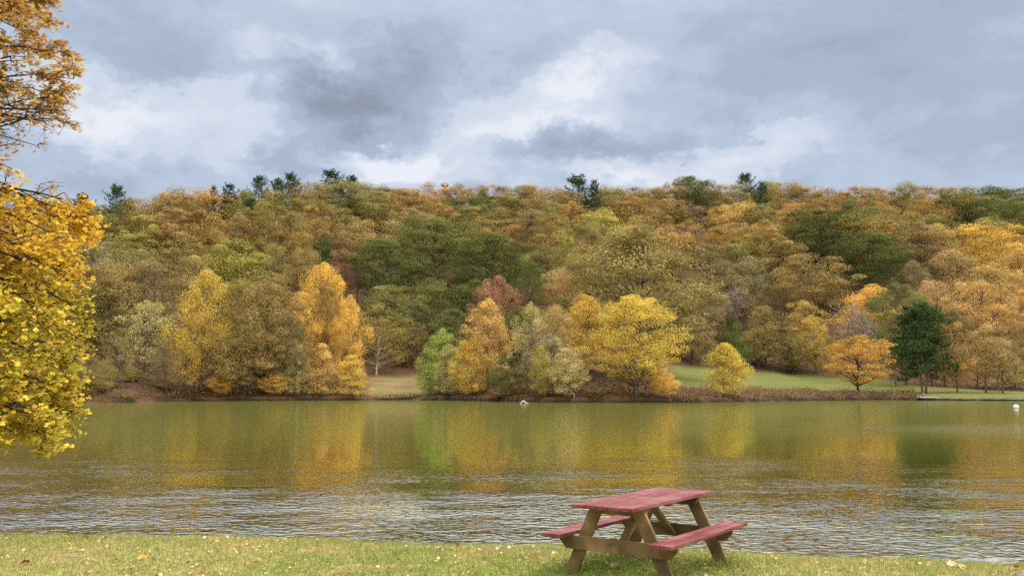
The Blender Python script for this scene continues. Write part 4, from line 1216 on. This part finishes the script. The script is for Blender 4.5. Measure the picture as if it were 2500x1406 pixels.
warp = sknoise(6.5, (1, 1, 1.5), 10, .68)
wv = vm('SCALE', vm('SUBTRACT', warp.outputs['Color'], (.5, .5, .5)).outputs[0]); wv.inputs['Scale'].default_value = .21
DW = vm('ADD', D, wv.outputs[0]).outputs[0]
big = sknoise(2.6, (1, 1, 2.6), 7, .55, .3, 3.1).outputs[0]
fine = sknoise(9.5, (1, 1, 1.9), 10, .62, .1, 1.7).outputs[0]
val = mathn(nt, 'ADD', mathn(nt, 'MULTIPLY', mathn(nt, 'SUBTRACT', big, .5), .55), mathn(nt, 'MULTIPLY', mathn(nt, 'SUBTRACT', fine, .5), .62))
BLOBS = [(330, 275, 230, 55, .32, -8), (560, 250, 160, 45, .2, 0), (215, 255, 120, 60, .2, 0), (780, 160, 90, 45, .35, 10), (960, 395, 120, 44, 1.0, 0), (1120, 440, 160, 40, .3, 0), (1260, 270, 190, 65, .34, 15), (1385, 200, 70, 60, .34, 0),
         (1330, 320, 180, 30, .35, 6), (1740, 395, 230, 52, .42, 8), (1530, 455, 160, 28, .3, 0), (480, 420, 200, 50, .15, 0), (620, 130, 90, 40, .2, 0),
         (830, 265, 130, 75, -.32, 0), (735, 190, 60, 40, -.28, 0), (985, 150, 140, 50, -.24, 0), (790, 405, 130, 30, -.34, 0), (640, 375, 90, 40, -.2, 30), (1450, 385, 200, 26, -.14, 8), (1110, 400, 40, 25, -.3, 60),
         (480, 130, 260, 60, -.12, 0), (1950, 180, 360, 110, -.12, 20), (2380, 330, 220, 160, -.1, 0), (300, 420, 200, 40, -.12, 0)]
for (u, v, su, sv, amp, ang) in BLOBS:
    c = ray(u, v); ln_ = np.linalg.norm(c); c /= ln_
    a = math.radians(ang)
    ex = np.cross(c, [0, 0, 1]); ex /= np.linalg.norm(ex); ez = np.cross(ex, c)
    e1 = ex * math.cos(a) + ez * math.sin(a); e2 = -ex * math.sin(a) + ez * math.cos(a)
    df = vm('SUBTRACT', DW, tuple(c)).outputs[0]
    x1 = mathn(nt, 'MULTIPLY', vm('DOT_PRODUCT', df, tuple(e1)).outputs['Value'], F / (su * 1.05))
    x2 = mathn(nt, 'MULTIPLY', vm('DOT_PRODUCT', df, tuple(e2)).outputs['Value'], F / (sv * 1.05))
    x3 = mathn(nt, 'MULTIPLY', vm('DOT_PRODUCT', df, tuple(c)).outputs['Value'], 4.0)
    r2 = mathn(nt, 'ADD', mathn(nt, 'ADD', mathn(nt, 'MULTIPLY', x1, x1), mathn(nt, 'MULTIPLY', x2, x2)), mathn(nt, 'MULTIPLY', x3, x3))
    gsn = mathn(nt, 'MULTIPLY', mathn(nt, 'POWER', 2.718, mathn(nt, 'MULTIPLY', r2, -.9)), amp)
    val = mathn(nt, 'ADD', val, gsn)
cr = N(nt, 'ShaderNodeValToRGB'); cr.color_ramp.interpolation = 'EASE'
cr.color_ramp.elements[0].position = .0; cr.color_ramp.elements[0].color = (*lin(146, 155, 173), 1)
cr.color_ramp.elements[1].position = 1.; cr.color_ramp.elements[1].color = (*lin(238, 242, 251), 1)
for pos, cc in ((.36, lin(174, 188, 210)), (.5, lin(189, 203, 224)), (.66, lin(212, 221, 237))):
    e = cr.color_ramp.elements.new(pos); e.color = (*cc, 1)
L.new(mathn(nt, 'ADD', mathn(nt, 'MULTIPLY', val, 1.0), .47), cr.inputs[0])
sepd = N(nt, 'ShaderNodeSeparateXYZ'); L.new(D, sepd.inputs[0])
gain = maprange(nt, sepd.outputs['Z'], .40, .85, 1.0, 4.0)
SKS = .1
sunv = (math.sin(SUN_AZ) * math.cos(SUN_EL), math.cos(SUN_AZ) * math.cos(SUN_EL), math.sin(SUN_EL))
glow = maprange(nt, vm('DOT_PRODUCT', D, sunv).outputs['Value'], .55, 1.0, 0.0, 2.6)      # cloud is brighter round the hidden sun
gain = mathn(nt, 'ADD', gain, glow)
hsv = N(nt, 'ShaderNodeHueSaturation'); L.new(cr.outputs[0], hsv.inputs['Color'])      # the zenith and the far side are neutral grey cloud
L.new(mathn(nt, 'MULTIPLY', maprange(nt, sepd.outputs['Z'], .37, .66, 1.0, .12), maprange(nt, sepd.outputs['Y'], -.2, .3, .3, 1.0)), hsv.inputs['Saturation'])
cl = vm('SCALE', hsv.outputs[0]); L.new(mathn(nt, 'MULTIPLY', gain, 1 / SKS), cl.inputs['Scale'])
mixs = mixc(nt, .95, sky.outputs[0], cl.outputs[0])
bg = N(nt, 'ShaderNodeBackground'); bg.inputs['Strength'].default_value = SKS; L.new(mixs, bg.inputs[0])
L.new(bg.outputs[0], N(nt, 'ShaderNodeOutputWorld').inputs[0])

sd = bpy.data.lights.new('sun', 'SUN'); sd.energy = 1.4; sd.angle = math.radians(14); sd.color = (1, .96, .9)
so = bpy.data.objects.new('sun', sd); COL.objects.link(so)
to = Vector((math.sin(SUN_AZ) * math.cos(SUN_EL), math.cos(SUN_AZ) * math.cos(SUN_EL), math.sin(SUN_EL)))
so.rotation_euler = to.to_track_quat('Z', 'Y').to_euler(); so.location = (0, 0, 60)

cd = bpy.data.cameras.new('camera'); cd.sensor_width = 36; cd.lens = 36 * F / 2500; cd.clip_end = 5000; cd.clip_start = .05
co = bpy.data.objects.new('camera', cd); COL.objects.link(co); co.location = (0, 0, H); co.rotation_euler = (math.pi / 2 + PITCH, 0, 0)
sc.camera = co
sc.view_settings.view_transform = 'Standard'; sc.view_settings.look = 'None'; sc.view_settings.exposure = 0; sc.view_settings.gamma = 1
sc.render.engine = 'CYCLES'
sc.cycles.max_bounces = 6; sc.cycles.diffuse_bounces = 3; sc.cycles.glossy_bounces = 3; sc.cycles.transmission_bounces = 2
sc.cycles.use_denoising = False
sc.cycles.sample_clamp_indirect = 4
